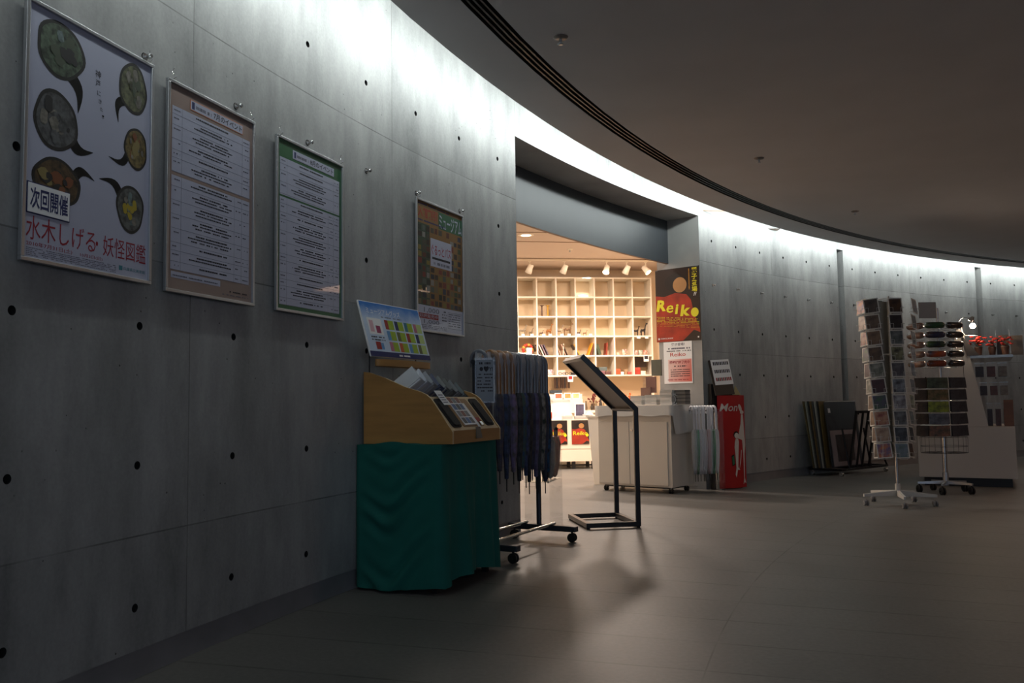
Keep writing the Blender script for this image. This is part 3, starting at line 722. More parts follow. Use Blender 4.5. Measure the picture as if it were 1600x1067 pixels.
# clear sign holder on the near end
t = thing('sign_holder', 'clear sign holder with printed notice at the near end of the umbrella rack', 'sign holder', MR @ Vector((-.955, -.02, 1.05)), RR-.95)
b = MB(); b.box(0, .13, -.004, .0, -.02, .28, clear); b.build('holder', t)
b = MB(); b.rect(.008, .122, -.01, .265, -.0045, mat('notice_grey', (120, 128, 138), .4))
dashes(b, .014, .116, .235, .014, ink, -.005); b.text('●♥Y!', .03, .118, .185, .222, -.005, ink, .02)
for k in range(6): dashes(b, .014, .116, .165-.022*k, .008, ink, -.005, .8)
b.build('notice', t)
# clear acrylic umbrella bin with folding umbrellas
BX = Vector((.277, 6.80, 0)); BR_ = math.atan2(.96, .27); MBn = Matrix.Translation(BX) @ Matrix.Rotation(BR_, 4, 'Z')
t = thing('acrylic_bin', 'tall clear acrylic stand holding short umbrellas behind the metal rack', 'stand', BX, BR_)
b = MB(); w_, d_ = .46, .20
for q in ((0, w_, -.003, .0), (0, w_, d_, d_+.003), (-.003, 0, 0, d_), (w_, w_+.003, 0, d_)): b.box(*q, 0, .80, clear)
b.build('panels', t); b = MB(); b.box(0, w_, 0, d_, .40, .405, glassy('green_acrylic', (150, 190, 180), .3)); b.build('shelf', t)
for k, (x, y, cc, nm) in enumerate(((.41, .05, (150, 64, 48), 'maroon'), (.33, .06, (120, 56, 60), 'dark red'), (.25, .05, (140, 144, 156), 'grey patterned'), (.17, .06, (60, 90, 100), 'dark teal'), (.09, .05, (70, 84, 120), 'navy'))):
    cm = mat('folding_%d' % k, cc, .5, noise=.5, nscale=40)
    tu = thing('folding_umbrella', 'short folded %s umbrella standing in the clear acrylic bin' % nm, 'umbrella', MBn @ Vector((x, y, .41)), BR_, 'short umbrellas in the acrylic bin'); tu.rotation_euler = (random.uniform(-.05, .05), random.uniform(-.12, .02), BR_)
    b = MB(); b.lathe([(.008, 0), (.022, .02), (.036, .12), (.04, .28), (.028, .34)], cm, 16, fn=lambda a, q: 1+.15*math.sin(6*a+4*q)); b.build('canopy', tu)
    b = MB(); b.lathe([(.012, .33), (.017, .35), (.018, .40), (.008, .415)], hand_gry if k != 0 else black, 12); b.build('handle', tu)
# ------------------------------------------------------------------ BLACK FLOOR SIGN STAND
ST = Vector((1.03, 7.10, 0)); SRz = .17
t = thing('sign_stand', 'tall black tubular floor stand with a slanted sign frame, in front of the shop', 'sign stand', ST, SRz)
bk = col('black_tube', (20, 18, 20), .32)
D_ = .61
for y in (0, D_):
    b = MB(); b.box(-.04, 0, y-.014, y+.014, .03, .975, bk); b.build('post', t, bevel=.003)
b = MB(); b.box(-.46, 0, -.015, .015, .012, .05, bk); b.box(-.46, 0, D_-.015, D_+.015, .012, .05, bk); b.box(-.46, -.42, .015, D_-.015, .012, .05, bk); b.box(-.04, 0, .015, D_-.015, .012, .05, bk); b.build('base_frame', t, bevel=.003)
for x, y in ((-.44, 0), (-.02, 0), (-.44, D_), (-.02, D_)):
    b = MB(); b.lathe([(.015, 0), (.015, .013)], blackm, 12, (x, y, 0)); b.build('foot', t)
b = MB(); p = Vector((-.0, 0, .975)); qv = Vector((-.455, 0, 1.42)); d = (qv-p).normalized(); nrm = Vector((d.z, 0, -d.x)); Lh = (qv-p).length
HM = Matrix(((d.x, 0, nrm.x, p.x), (0, 1, 0, 0), (d.z, 0, nrm.z, p.z), (0, 0, 0, 1)))
b.M = HM
for y in (0, D_): b.box(0, Lh, y-.015, y+.015, -.045, 0, bk)
b.box(0, .03, .015, D_-.015, -.045, 0, bk); b.box(Lh-.03, Lh, .015, D_-.015, -.045, 0, bk); b.build('sign_frame', t, bevel=.003)
b = MB(); b.M = HM; b.box(.03, Lh-.03, .015, D_-.015, -.022, -.012, col('grey_backing', (96, 88, 86), .5)); b.build('backing_panel', t, label='plain grey panel inside the slanted frame')
# ------------------------------------------------------------------ WHITE CABINET WITH CLOTH
CW = Vector((1.0, 10.15, 0)); CRz = math.atan2(-.61, .79); MC = Matrix.Translation(CW) @ Matrix.Rotation(CRz, 4, 'Z')
t = thing('white_cabinet', 'white wheeled cabinet with cloth-covered top at the shop opening', 'cabinet', CW, CRz)
cabw = col('cabinet_white', (208, 202, 192), .5); b = MB(); b.box(0, .95, 0, .50, .07, .94, cabw); b.build('body', t, bevel=.003)
for x0, x1 in ((.012, .42), (.426, .905)):
    b = MB(); b.box(x0, x1, -.016, 0, .09, .80, cabw); o = b.build('door', t, bevel=.002)
    kx = .40 if x0 < .1 else .47
    if x0 > .1:
        b = MB(); b.M = Matrix.Translation((kx, -.016, .70)) @ Matrix.Rotation(PI/2, 4, 'X'); b.lathe([(.006, 0), (.006, .012), (.013, .018), (.010, .026)], steel, 12); b.build('knob', o)
for x in (.06, .90):
    for y in (.06, .44): caster(t, x, y, .028, blackm, chrome)
b = MB(); b.box(.05, .90, .04, .46, .05, .07, black); b.build('base_tray', t)
wc = col('white_cloth', (200, 200, 197), .85, bump=.15, bscale=60)
b = MB(); nx = 40; V_ = []
x0, x1, y0, y1 = -.02, .985, -.03, .52
path = [(x0, y1)]+[(x0, y1-(y1-y0)*i/8) for i in range(1, 9)]+[(x0+(x1-x0)*i/20, y0) for i in range(1, 21)]+[(x1, y0+(y1-y0)*i/8) for i in range(1, 9)]
m_ = len(path); lo = []
for i, (x, y) in enumerate(path):
    w = .008*math.sin(i*1.7); dz = .12+.006*math.sin(i*.9)+(.20 if i > 28 else 0)
    lo.append((x+w+(.01 if i > 27 else 0), y-abs(w)-.006, .985-dz))
hi = [(x, y, .985) for x, y in path]
b.add(hi, [tuple(range(m_))], wc); b.add(hi+lo, [(m_+i, m_+i+1, i+1, i) for i in range(m_-1)], wc, True)
o = b.build('cloth'); o.matrix_world = MC; tag(o, 'white cloth laid over the top of the white cabinet', 'cloth')
# stacks of books and flyers on the cabinet
def stack(x, y, w, d, n, th, c, label, cat='book', name='catalogue', grp=None, z0=.988, M=None, rz=0, jit=.008):
    for k in range(n):
        b = MB(); b.box(-w/2, w/2, -d/2, d/2, 0, th, c[k % len(c)]); b.box(-w/2-.001, w/2+.001, -d/2-.001, d/2, th, th+.0012, c[(k+1) % len(c)])
        o = b.build(name); R2 = (M or MC) @ Vector((x+random.uniform(-jit, jit)*.5, y+random.uniform(-jit, jit)*.5, z0+k*(th+.0025)))
        place(o, R2, (CRz if M is None else rz)+random.uniform(-.03, .03))
        pos = 'lowest' if k == 0 else 'topmost' if k == n-1 else '%s from the bottom' % ORD[k]
        tag(o, label % pos, cat, grp)
cw = [col('cat_white', (200, 198, 194), .6), col('cat_pale', (182, 182, 178), .6)]
cg = [col('cat_grey', (110, 110, 108), .6), col('cat_dark', (76, 76, 76), .6)]
stack(.20+.28, .12, .15, .12, 4, .024, cw, 'white catalogue in the left stack on the cabinet, %s', grp='catalogues on the cabinet')
stack(.20+.47, .12, .15, .12, 4, .026, cw, 'white catalogue in the second stack on the cabinet, %s', grp='catalogues on the cabinet')
stack(.20+.66, .12, .15, .12, 6, .025, cw, 'white catalogue in the tall third stack on the cabinet, %s', grp='catalogues on the cabinet')
stack(.20+.81, .18, .13, .13, 8, .018, cg, 'dark grey booklet in the right-hand stack on the cabinet, %s', name='booklet', grp='booklets on the cabinet')
# clear stepped leaflet holder behind the stacks
t = thing('leaflet_holder', 'stepped clear acrylic leaflet holder behind the white catalogue stacks', 'leaflet holder', MC @ Vector((.37, .30, .988)), CRz)
b = MB(); b.box(0, .26, .0, .16, 0, .12, clear); b.box(.05, .26, .04, .16, .12, .33, clear); b.box(.10, .26, .09, .16, .33, .52, clear); b.build('pockets', t)
for k, (x, y, z, c) in enumerate(((.03, .02, .012, (126, 96, 86)), (.08, .06, .14, (132, 96, 88)), (.13, .11, .34, (104, 108, 96)))):
    b = MB(); b.box(x, x+.13, y, y+.02, z, z+.19, mat('leaflet_%d' % k, c, .4)); o = b.build('leaflet')
    o.matrix_world = MC @ Matrix.Translation((.37, .30, .988)); tag(o, '%s leaflet stack in the clear holder, %s tier' % (('brown', 'rosy brown', 'olive grey')[k], ('lowest', 'middle', 'top')[k]), 'leaflets')
# tapered white bin behind the left of the cabinet
t = thing('tapered_bin', 'white tapered bin standing just behind the left end of the white cabinet', 'bin', (1.13, 10.86, 0), -.66)
b = MB(); b.hexa([(-.09, -.09, .0), (.13, -.09, .0), (.13, .09, .0), (-.09, .09, .0), (-.15, -.12, .84), (.15, -.12, .84), (.15, .12, .84), (-.15, .12, .84)], white); b.build('body', t, bevel=.004)
b = MB(); b.box(-.16, .16, -.13, .13, .84, .86, white); b.build('lid', t)
# ------------------------------------------------------------------ JAMB POSTERS
P0 = wp(SR, 0); a = ang(SR); er = Vector((math.cos(a), math.sin(a), 0)); JR = math.atan2(-er.y, -er.x)
jo = P0+er*.605+Vector((-.655, -.756, 0))*.004
t = thing('exhibition_poster', 'large unframed poster with yellow Reiko lettering over red, on the opening jamb', 'poster', jo+Vector((0, 0, 1.742)), JR)
darkbg = col('poster_black', (34, 24, 24), .35, noise=.3, nscale=3, coat=.3); robe = col('poster_red', (176, 48, 24), .4, noise=.45, nscale=6, coat=.3)
tanp = col('poster_tan', (180, 130, 80), .4, noise=.15, nscale=5); yel = col('poster_yellow', (226, 214, 36), .5)
hair = col('poster_hairdark', (16, 13, 14), .4)
def reiko(b, w, h, y=-.003, detail=True):
    b.box(0, w, y, 0, 0, h, darkbg); e = .0006
    def sc(pts): return [(p[0]*w, p[1]*h) for p in pts]
    # plain generic stand-in picture: a red mound under a tan oval with a dark arch
    b.poly(sc([(.0, .0), (1, .0), (.98, .16), (.86, .36), (.80, .55), (.70, .63), (.45, .66), (.20, .62), (.0, .64)]), y-e, robe)
    b.poly(sc([(.47+.25*math.cos(q), .80+.125*math.sin(q)) for q in [2*PI*i/24 for i in range(24)]]), y-2*e, hair)
    b.poly(sc([(.56+.155*math.cos(q), .765+.105*math.sin(q)) for q in [2*PI*i/24 for i in range(24)]]), y-3*e, tanp)
    b.poly(sc([(.60, 0), (1, 0), (1, .10), (.85, .14)]), y-2*e, darkbg)
    for i, (x, z, s_) in enumerate(() if not detail else ((.0, .425, .23), (.235, .395, .17), (.43, .37, .095), (.545, .335, .24))):
        b.text('Reik'[i], x*w+.004, (x+s_)*w, z*h, (z+(.155 if i in (0, 3) else .105 if i == 1 else .135))*h, y-4*e, yel, (.045, .012, .04, .04)[i], .15)
    b.poly([(.88*w+.085*w*math.cos(q), .375*h+.062*h*math.sin(q)) for q in [2*PI*i/24 for i in range(24)]], y-4*e, yel)
    if detail:
        for k in range(7):
            for i in range(30):
                x = (.02+i*.032)*w; z = (.345-.02*k-.07*(i/30))*h
                if random.random() < .8: b.rect(x, x+.02*w, z, z+.007*h, y-4*e, yel if k < 4 else col('poster_gold', (200, 140, 40), .5))
        for i, c in enumerate('麗子登場'): b.text(c, .83*w, .95*w, (.905-.085*i)*h, (.98-.085*i)*h, y-4*e, yel, .02)
        b.text('!!', .86*w, .93*w, .60*h, .645*h, y-4*e, offw, .02, .3)
        for i in range(16): b.rect(.76*w, .785*w, (.96-.018*i)*h, (.97-.018*i)*h, y-4*e, MATS['poster_gold'])
        b.rect(.04*w, .07*w, .03*h, .055*h, y-4*e, offw); b.text('兵庫県立美術館', .09*w, .38*w, .035*h, .055*h, y-4*e, offw); b.rect(.93*w, .96*w, .03*h, .05*h, y-4*e, offw)
b = MB(); reiko(b, .60, .88); b.build('sheet', t); 
b = MB()
for x in (.01, .56): b.box(x, x+.03, -.0052, -.0045, .868, .882, film)
b.build('tape', t)
jo2 = P0+er*.515+Vector((-.655, -.756, 0))*.004
b = MB(); w, h = .385, .50; y = -.003
b.box(0, w, y, 0, 0, h, offw); b.text('麗子登場！', .11, .29, .45, .485, y-.0006, inkg, .01); dashes(b, .05, .36, .41, .018, inkg, y-.0006, .7, True); dashes(b, .03, .37, .383, .012, ink, y-.0006)
rr2 = col('notice_red', (190, 60, 46), .5)
b.text('Reiko', .09, .30, .325, .37, y-.0006, rr2, .008)
gr = bpy.data.materials.new('red_fade_print'); gr.use_nodes = True; nt = gr.node_tree; bb = nt.nodes['Principled BSDF']; tcn = nd(nt, 'ShaderNodeTexCoord').outputs['Object']; spn = nd(nt, 'ShaderNodeSeparateXYZ'); nt.links.new(tcn, spn.inputs[0])
nt.links.new(ramp(nt, math_n(nt, 'SUBTRACT', math_n(nt, 'MULTIPLY', spn.outputs[0], 2.6), math_n(nt, 'MULTIPLY', spn.outputs[2], 1.2)), -.2, 1.0, lin((230, 196, 188)), lin((206, 70, 50))), bb.inputs['Base Color'])
b.rect(.06, .375, .02, .29, y-.0006, gr); b.text('図録好評発売中', .08, .35, .235, .272, y-.0012, inkr, .02); dashes(b, .14, .31, .20, .014, ink, y-.0012, .6, True)
for k in range(4): dashes(b, .09, .35, .16-.025*k, .009, ink, y-.0012, .9)
dashes(b, .05, .33, .04, .010, inkr, y-.0012)
o = b.build('notice_sheet'); place(o, jo2+Vector((0, 0, 1.236)), JR); tag(o, 'white notice sheet with red lettering below the large Reiko poster on the jamb', 'notice')
# ------------------------------------------------------------------ CLEAR UMBRELLAS AND RED DISPLAY
UO = Vector((2.02, 9.65, 0)); UR = math.atan2(.36, .93); MU = Matrix.Translation(UO) @ Matrix.Rotation(UR, 4, 'Z')
t = thing('umbrella_stand', 'clear acrylic stand for transparent umbrellas between the cabinet and the red display', 'umbrella stand', UO, UR)
b = MB(); b.tube([(-.02, .05, .915), (.33, .05, .915)], .008, steel, 8); b.build('rail', t)
b = MB(); b.box(-.02, .34, -.08, -.077, 0, .42, clear); b.box(-.02, -.017, -.077, .10, 0, .93, clear); b.box(.337, .34, -.077, .10, 0, .93, clear); b.box(-.017, .337, -.077, .10, 0, .006, clear); b.build('panels', t)
cu_ = [glassy('clear_canopy', (222, 228, 238), .45, .2), glassy('green_canopy', (110, 170, 140), .45, .2), glassy('pink_canopy', (226, 196, 198), .45, .2)]
hwh = col('white_handle', (214, 216, 222), .3)
for k in range(9):
    cm = cu_[1] if k in (1, 7) else cu_[2] if k == 5 else cu_[0]
    nm = 'green' if k in (1, 7) else 'pinkish' if k == 5 else 'colourless'
    tu = thing('clear_umbrella', 'transparent %s umbrella with white handle, %s from the cabinet side' % (nm, ORD[k]), 'umbrella', MU @ Vector((.015+k*.036, .055, .925)), UR+random.uniform(-.25, .25), 'transparent umbrellas in the clear stand')
    for n_, m_ in umbrella_mb(cm, hwh, .80, .075, .026, seed=20+k).items(): m_.build(n_, tu)
# ribbon on the cabinet cloth corner
b = MB()
for q in (0, 1, 2):
    b.tube([(.02*math.sin(q)+(.03+.012*q)*math.sin(2*PI*i/14), (.01*q), .05+(.045+.01*q)*math.cos(2*PI*i/14)+.01) for i in range(14)], .003, offw, 6, closed=True)
o = b.build('ribbon_bow'); place(o, MC @ Vector((.94, .08, .985)), 0); tag(o, 'curled white ribbon on the right end of the cabinet cloth', 'ribbon')
# red display
RO = Vector((2.376, 10.0, 0)); RD = math.atan2(.179, .358)
t = thing('display_stand', 'tall red display stand with white Mon lettering and white figures', 'display stand', RO, RD)
redp = col('banner_red', (178, 26, 30), .4, noise=.08, nscale=4); wf = col('figure_white', (214, 208, 200), .6)
b = MB(); wB = .40; n = 12
def bow(x): return -.035*math.sin(PI*min(1, max(0, x/wB)))
vs = [(wB*i/n, bow(wB*i/n), z) for z in (.012, 1.085) for i in range(n+1)]
b.add(vs, [(i, i+1, n+2+i, n+1+i) for i in range(n)], redp, True)
vs = [(wB*i/n, bow(wB*i/n)+.006, z) for z in (.012, 1.085) for i in range(n+1)]
b.add(vs, [(n+1+i, n+2+i, i+1, i) for i in range(n)], redp, True)
def curved(pts, m, e=.002):
    # tessellate flat outlines as fans on the bowed panel
    from mathutils.geometry import tessellate_polygon
    tr = tessellate_polygon([[Vector((p[0], p[1], 0)) for p in pts]])
    vs = [(p[0], bow(p[0])-e, p[1]) for p in pts]
    b.add(vs, [tuple(f) if (Vector((pts[f[1]][0]-pts[f[0]][0], pts[f[1]][1]-pts[f[0]][1])).cross(Vector((pts[f[2]][0]-pts[f[0]][0], pts[f[2]][1]-pts[f[0]][1]))) > 0) else tuple(f[::-1]) for f in tr], m)
vsx, fsx, asp = text2d('Mon', .01, .25)
b.add([(.02+.25*p[0], bow(.02+.25*p[0])-.0025, .90+.09*p[1]) for p in vsx], fsx, wf)
# tall plain figure with cape and small plain figure beside it
def ell(cx, cz, rx, rz_, n=14, rot=0): return [(cx+rx*math.cos(q)*math.cos(rot)-rz_*math.sin(q)*math.sin(rot), cz+rx*math.cos(q)*math.sin(rot)+rz_*math.sin(q)*math.cos(rot)) for q in [2*PI*i/n for i in range(n)]]
curved([(.33, .86), (.365, .86), (.392, .50), (.375, .40), (.365, .12), (.392, .055), (.36, .07), (.335, .045), (.352, .11), (.348, .40), (.335, .56), (.258, .585), (.275, .63), (.315, .75)], wf)
curved(ell(.315, .935, .026, .05, rot=.5), wf, .0026); curved(ell(.345, .885, .035, .022), wf, .0024)
curved(ell(.235, .625, .043, .042), hair, .0015); curved(ell(.24, .615, .034, .033), wf, .0026)
curved([(.225, .58), (.262, .58), (.275, .54), (.262, .40), (.252, .25), (.285, .215), (.245, .22), (.222, .13), (.205, .165), (.222, .24), (.212, .40), (.203, .48), (.21, .54)], wf, .0024)
curved([(.31, .45), (.322, .44), (.30, .30), (.268, .215), (.285, .30)], wf, .0023)
curved([(.155, .385), (.195, .40), (.205, .28), (.165, .26)], hair, .0016); curved([(.163, .37), (.192, .385), (.20, .29), (.172, .275)], col('figure_green', (40, 110, 76), .5), .0026)
b.build('front_panel', t, label='bowed red panel with white lettering and figures')
b = MB(); b.box(-.06, .36, .03, .085, .0, 1.09, black); b.box(-.06, .25, .03, .085, 1.09, 1.22, black); b.build('box', t)
t3 = thing('sample_sheet', 'white sheet of small printed samples tilted on top of the red display', 'sheet', RO+Vector((0, 0, 1.205)), RD); t3.rotation_euler = (-.2, -.06, RD)
b = MB(); b.box(-.02, .25, -.004, 0, 0, .30, offw)
for j in range(3):
    for i in range(9): b.rect(.005+i*.026, .024+i*.026, .235-j*.095, .275-j*.095, -.0046, [ink, inkg, inkr, inkg, ink, mat('brown_ink', (90, 60, 50), .6)][(i*3+j) % 6] if not (j == 2 and i > 5) else red)
b.build('sheet', t3); b = MB(); b.box(-.045, .24, .002, .012, -.12, .30, black); b.build('backing', t3)
b = MB(); b.prism([(.28, 1.09), (.39, 1.09), (.31, 1.20)], .04, .05, mat('cream_flap', (190, 176, 130), .6)); o = b.build('paper_flap'); place(o, RO, RD); tag(o, 'folded cream paper corner sticking up behind the red display', 'paper')
# ------------------------------------------------------------------ PRINT RACK AGAINST THE WALL
tg = Vector((.775, .632, 0)); TG = math.atan2(.632, .775); PRK = Vector((4.42, 11.49, 0)); MP = Matrix.Translation(PRK) @ Matrix.Rotation(TG, 4, 'Z')
t = thing('print_rack', 'low black V-shaped print rack on casters against the curved wall', 'print rack', PRK, TG)
b = MB(); b.box(-.12, 1.10, 0, .03, .07, .10, bk); b.box(-.12, 1.10, .45, .48, .07, .10, bk)
for x in (-.12, .38, .76, 1.07): b.box(x, x+.03, .03, .45, .07, .10, bk)
b.build('base_frame', t)
for x in (-.10, 1.07):
    for y in (.02, .44): caster(t, x, y, .028, chrome, chrome)
b = MB()
def slat(x0, x1, wd=.03):
    b.hexa([(x0, .02, .10), (x1, .02, .10), (x1, .045, .10), (x0, .045, .10), (x0, -.11, .86), (x1, -.11, .86), (x1, -.085, .86), (x0, -.085, .86)], bk)
for x in (.12, .30, .44, .62): slat(x, x+(.035 if x in (.12, .62) else .02))
b.hexa([(.12, -.105, .83), (.655, -.105, .83), (.655, -.08, .83), (.12, -.08, .83), (.12, -.11, .865), (.655, -.11, .865), (.655, -.085, .865), (.12, -.085, .865)], bk)
b.build('front_panel', t)
for x in (.10, .66, 1.10):
    b = MB(); b.tube([(x, .015, .09), (x+.0, .10, .62)] if x < 1 else [(x, .015, .09), (x-.30, .10, .70)], .014, bk, 6); b.build('strut', t)
cols = [(92, 78, 44), (150, 150, 140), (60, 60, 58), (120, 96, 60), (80, 80, 78), (170, 168, 160), (56, 56, 54), (110, 90, 50), (62, 64, 66)]
labs = ['back of the leaning stack, at the wall', 'second from the wall in the leaning stack', 'third from the wall in the leaning stack', 'fourth from the wall in the leaning stack', 'fifth from the wall in the leaning stack', 'sixth from the wall in the leaning stack', 'seventh from the wall in the leaning stack', 'eighth from the wall in the leaning stack']
for k in range(8):
    m_ = mat('print_mount_%d' % k, cols[k], .5); y1 = .43-.026*k; y0 = y1-.26+.0*k
    x0 = -.25+.02*k
    b = MB()
    yb, yt, th = .33-.016*k, .455-.022*k, .011
    b.hexa([(x0, yb-.0, .105), (x0+.82, yb, .105), (x0+.82, yb+th, .105), (x0, yb+th, .105), (x0, yt, 1.0), (x0+.82, yt, 1.0), (x0+.82, yt+th, 1.0), (x0, yt+th, 1.0)], m_)
    o = b.build('mounted_print'); o.matrix_world = MP; tag(o, 'large mounted print, '+labs[k], 'print', 'mounted prints in the black rack')
t4 = thing('mounted_print', 'front mounted print with dark upper part and pale framed picture in the black rack', 'print', PRK, TG, 'mounted prints in the black rack')
def leanq(x0, x1, z0, z1, e, m):
    f = lambda z: .165+.09*(z-.105)/.88-e
    b.add([(x0, f(z0), z0), (x1, f(z0), z0), (x1, f(z1), z1), (x0, f(z1), z1)], [(0, 1, 2, 3)], m)
b = MB(); yb, yt = .165, .255
b.hexa([(-.06, yb, .105), (.74, yb, .105), (.74, yb+.012, .105), (-.06, yb+.012, .105), (-.06, yt, .985), (.74, yt, .985), (.74, yt+.012, .985), (-.06, yt+.012, .985)], col('charcoal_board', (60, 62, 66), .35))
b.build('board', t4)
b = MB(); leanq(-.02, .66, .12, .60, .003, col('pinkish_mat', (166, 150, 150), .5)); leanq(.10, .54, .18, .54, .005, col('print_dusk', (84, 74, 72), .5, noise=.3, nscale=4)); leanq(.0, .06, .84, .90, .003, offw); leanq(.285, .29, .62, .985, .003, inkg); b.build('picture', t4, label='pale mat around a dusky picture')
b = MB(); leanq(-.06, .74, .105, .985, .008, glassy('sleeve_film', (220, 224, 230), .05, .08)); b.tube([(-.06, .25, .99), (.74, .25, .99)], .006, film, 6); b.build('sleeve', t4)
# ------------------------------------------------------------------ POSTCARD SPINNER
SP = Vector((3.70, 8.36, 0))
wire = col('white_wire', (196, 196, 192), .4)
t = thing('postcard_spinner', 'tall white wire postcard spinner on a five-legged wheeled base', 'card spinner', SP)
b = MB(); b.tube([(0, 0, .1), (0, 0, .20)], .024, wire, 12); b.tube([(0, 0, .2), (0, 0, .56)], .015, steel, 12); b.tube([(0, 0, .56), (0, 0, 2.02)], .011, wire, 10); b.build('pole', t)
for k in range(5):
    a = 2*PI*k/5+PI*1.42; b = MB(); b.M = Matrix.Rotation(a, 4, 'Z'); b.hexa([(0, -.014, .085), (.34, -.010, .085), (.34, .010, .085), (0, .014, .085), (0, -.014, .14), (.34, -.010, .11), (.34, .010, .11), (0, .014, .14)], wire); b.build('leg', t)
    caster(t, .32*math.cos(a), .32*math.sin(a), .026, col('grey_wheel', (120, 120, 120), .5), chrome)
# card columns: (facing angle, column spread)
card_names = ['portrait', 'figure study', 'reclining nude', 'dark interior', 'white flowers', 'maroon scene', 'purple hills', 'red line drawing', 'pencil drawing', 'blue sky and orange field']
base_cols = [((96, 84, 72), (60, 52, 48)), ((120, 100, 84), (80, 64, 54)), ((140, 112, 86), (96, 76, 60)), ((60, 48, 40), (110, 86, 64)), ((52, 60, 46), (150, 150, 140)), ((78, 36, 38), (50, 26, 30)), ((78, 62, 96), (60, 90, 60)), ((190, 150, 118), (120, 50, 40)), ((186, 160, 134), (130, 100, 84)), ((44, 74, 130), (190, 110, 50))]
mono_cols = [((90, 60, 34), (40, 30, 24)), ((52, 44, 44), (30, 26, 26)), ((44, 60, 56), (120, 126, 126)), ((150, 152, 118), (40, 40, 36)), ((56, 52, 60), (104, 104, 108)), ((150, 160, 170), (50, 54, 60)), ((60, 50, 58), (170, 174, 180)), ((40, 40, 40), (120, 126, 130)), ((36, 38, 42), (80, 90, 100)), ((120, 134, 150), (90, 110, 110))]
mono_names = ['dark orange-lit scene', 'dark figures', 'teal and white picture', 'pale olive card with two dots', 'violet-grey room', 'blue-grey figure', 'white cat on plum', 'grey round motif', 'black harbour view', 'pale blue portrait']
cols6 = [(-PI/2-.30, base_cols, card_names, 'left column', .155), (-PI/2+.62, mono_cols, mono_names, 'front column', .06), (-PI/2+1.75, mono_cols[::-1], None, 'right column', .12), (-PI/2-1.45, base_cols[::-1], None, 'far-left column', .16), (PI/2-.5, mono_cols, None, 'back column', .1), (PI/2+.5, base_cols, None, 'rear column', .1)]
cback = col('card_back_white', (206, 204, 196), .6)
dirs = [(-.175, -.09), (.01, -.12), (.20, -.02), (-.232, .00), (.10, .14), (-.10, .14)]
for ci, (fa, cc, nms, cname, _) in enumerate(cols6):
    for k in range(10):
        fr = MB()
        zt = 1.845-k*.155; tap = 1.0 if ci == 1 else 1.22-.052*k
        bx, by = dirs[ci]; px, py = bx*tap, by*tap
        rzc = [-.30, .02, .82, -1.30, 2.9, -2.9][ci]
        w, h = .135, .147
        fm_, bm_ = cc[k]
        mm = mat('postcard_%d_%d' % (ci, k), fm_, .4, noise=1, nscale=14, col2=bm_)
        b = MB(); b.box(-w/2, w/2, 0, .002, 0, h, cback); b.rect(-w/2+.010, w/2-.010, .010, h-.010, -.0005, mm)
        o = b.build('postcard'); o.location = SP+Vector((px, py, zt)); o.rotation_euler = (-.14, [-.10, 0, .09, -.10, 0, 0][ci], rzc)
        lb = (('postcard with %s in the %s of the white spinner' % (nms[k], cname)) if nms else 'postcard in the %s of the white spinner, %s from the top' % (cname, ORD[k]))
        tag(o, lb, 'postcard', 'postcards on the white spinner')
        M_ = Matrix.Translation((px, py, zt)) @ Matrix.Rotation(rzc, 4, 'Z')
        fr.M = M_; fr.tube([(-w/2-.005, .02, .05), (-w/2-.005, -.018, .05), (-w/2+.03, -.018, .05), (-w/2+.03, -.018, -.008), (w/2-.03, -.018, -.008), (w/2-.03, -.018, .05), (w/2+.005, -.018, .05), (w/2+.005, .02, .05)], .0018, wire, 5)
        fr.tube([(0, .02, .02), (0, .06, .02)], .002, wire, 5)
        fr.build('wire_pocket', t)
for z in (1.99, 1.45, .95, .50):
    b = MB()
    b.tube([(.11*math.cos(2*PI*k/20), .11*math.sin(2*PI*k/20), z) for k in range(20)], .0025, wire, 6, closed=True)
    for k in range(4): b.tube([(0, 0, z), (.11*math.cos(PI/2*k), .11*math.sin(PI/2*k), z)], .0025, wire, 5)
    b.build('wire_ring', t)
b = MB()
for x, y in ((-.10, .02), (.09, .06), (-.02, .10)):
    b.box(x-.04, x+.04, y, y+.004, .48, 1.98, col('grey_back_strip', (128, 128, 122), .6))
b.build('back_strip', t)
# ------------------------------------------------------------------ SECOND SPINNER: glasses cases and folded cloths
S2 = Vector((4.66, 9.35, 0)); 
t = thing('goods_spinner', 'metal spinner of glasses cases and folded cloths right of the postcard spinner', 'goods spinner', S2)
b = MB(); b.tube([(0, 0, .08), (0, 0, .62)], .022, steel, 12); b.tube([(0, 0, .62), (0, 0, 2.0)], .014, alu, 10); b.tube([(0, 0, .08), (0, 0, .22)], .03, alu, 12); b.build('pole', t)
for k in range(5):
    a = 2*PI*k/5+.35; b = MB(); b.M = Matrix.Rotation(a, 4, 'Z'); b.hexa([(0, -.015, .095), (.28, -.012, .095), (.28, .012, .095), (0, .015, .095), (0, -.015, .13), (.28, -.012, .115), (.28, .012, .115), (0, .015, .13)], alu); b.build('leg', t)
    caster(t, .265*math.cos(a), .265*math.sin(a), .04)
b = MB(); b.box(-.23, -.04, -.06, -.055, 1.885, 2.06, col('blank_header', (150, 148, 145), .7)); b.build('header_sign', t, label='blank grey header panel')
cs = [((34, 84, 50), (46, 60, 40)), ((40, 48, 80), (70, 54, 50)), ((30, 44, 52), (60, 92, 40)), ((170, 74, 36), (70, 76, 84)), ((130, 52, 30), (70, 40, 30))]
nmc = ['green', 'navy', 'black and green', 'orange', 'rust']
def case_mb(m, m2):
    b = MB(); b.M = Matrix.Rotation(PI/2, 4, 'Y')
    b.lathe([(.004, -.10), (.03, -.094), (.036, -.07), (.036, .0), (.036, .07), (.03, .094), (.004, .10)], m, 16); return b
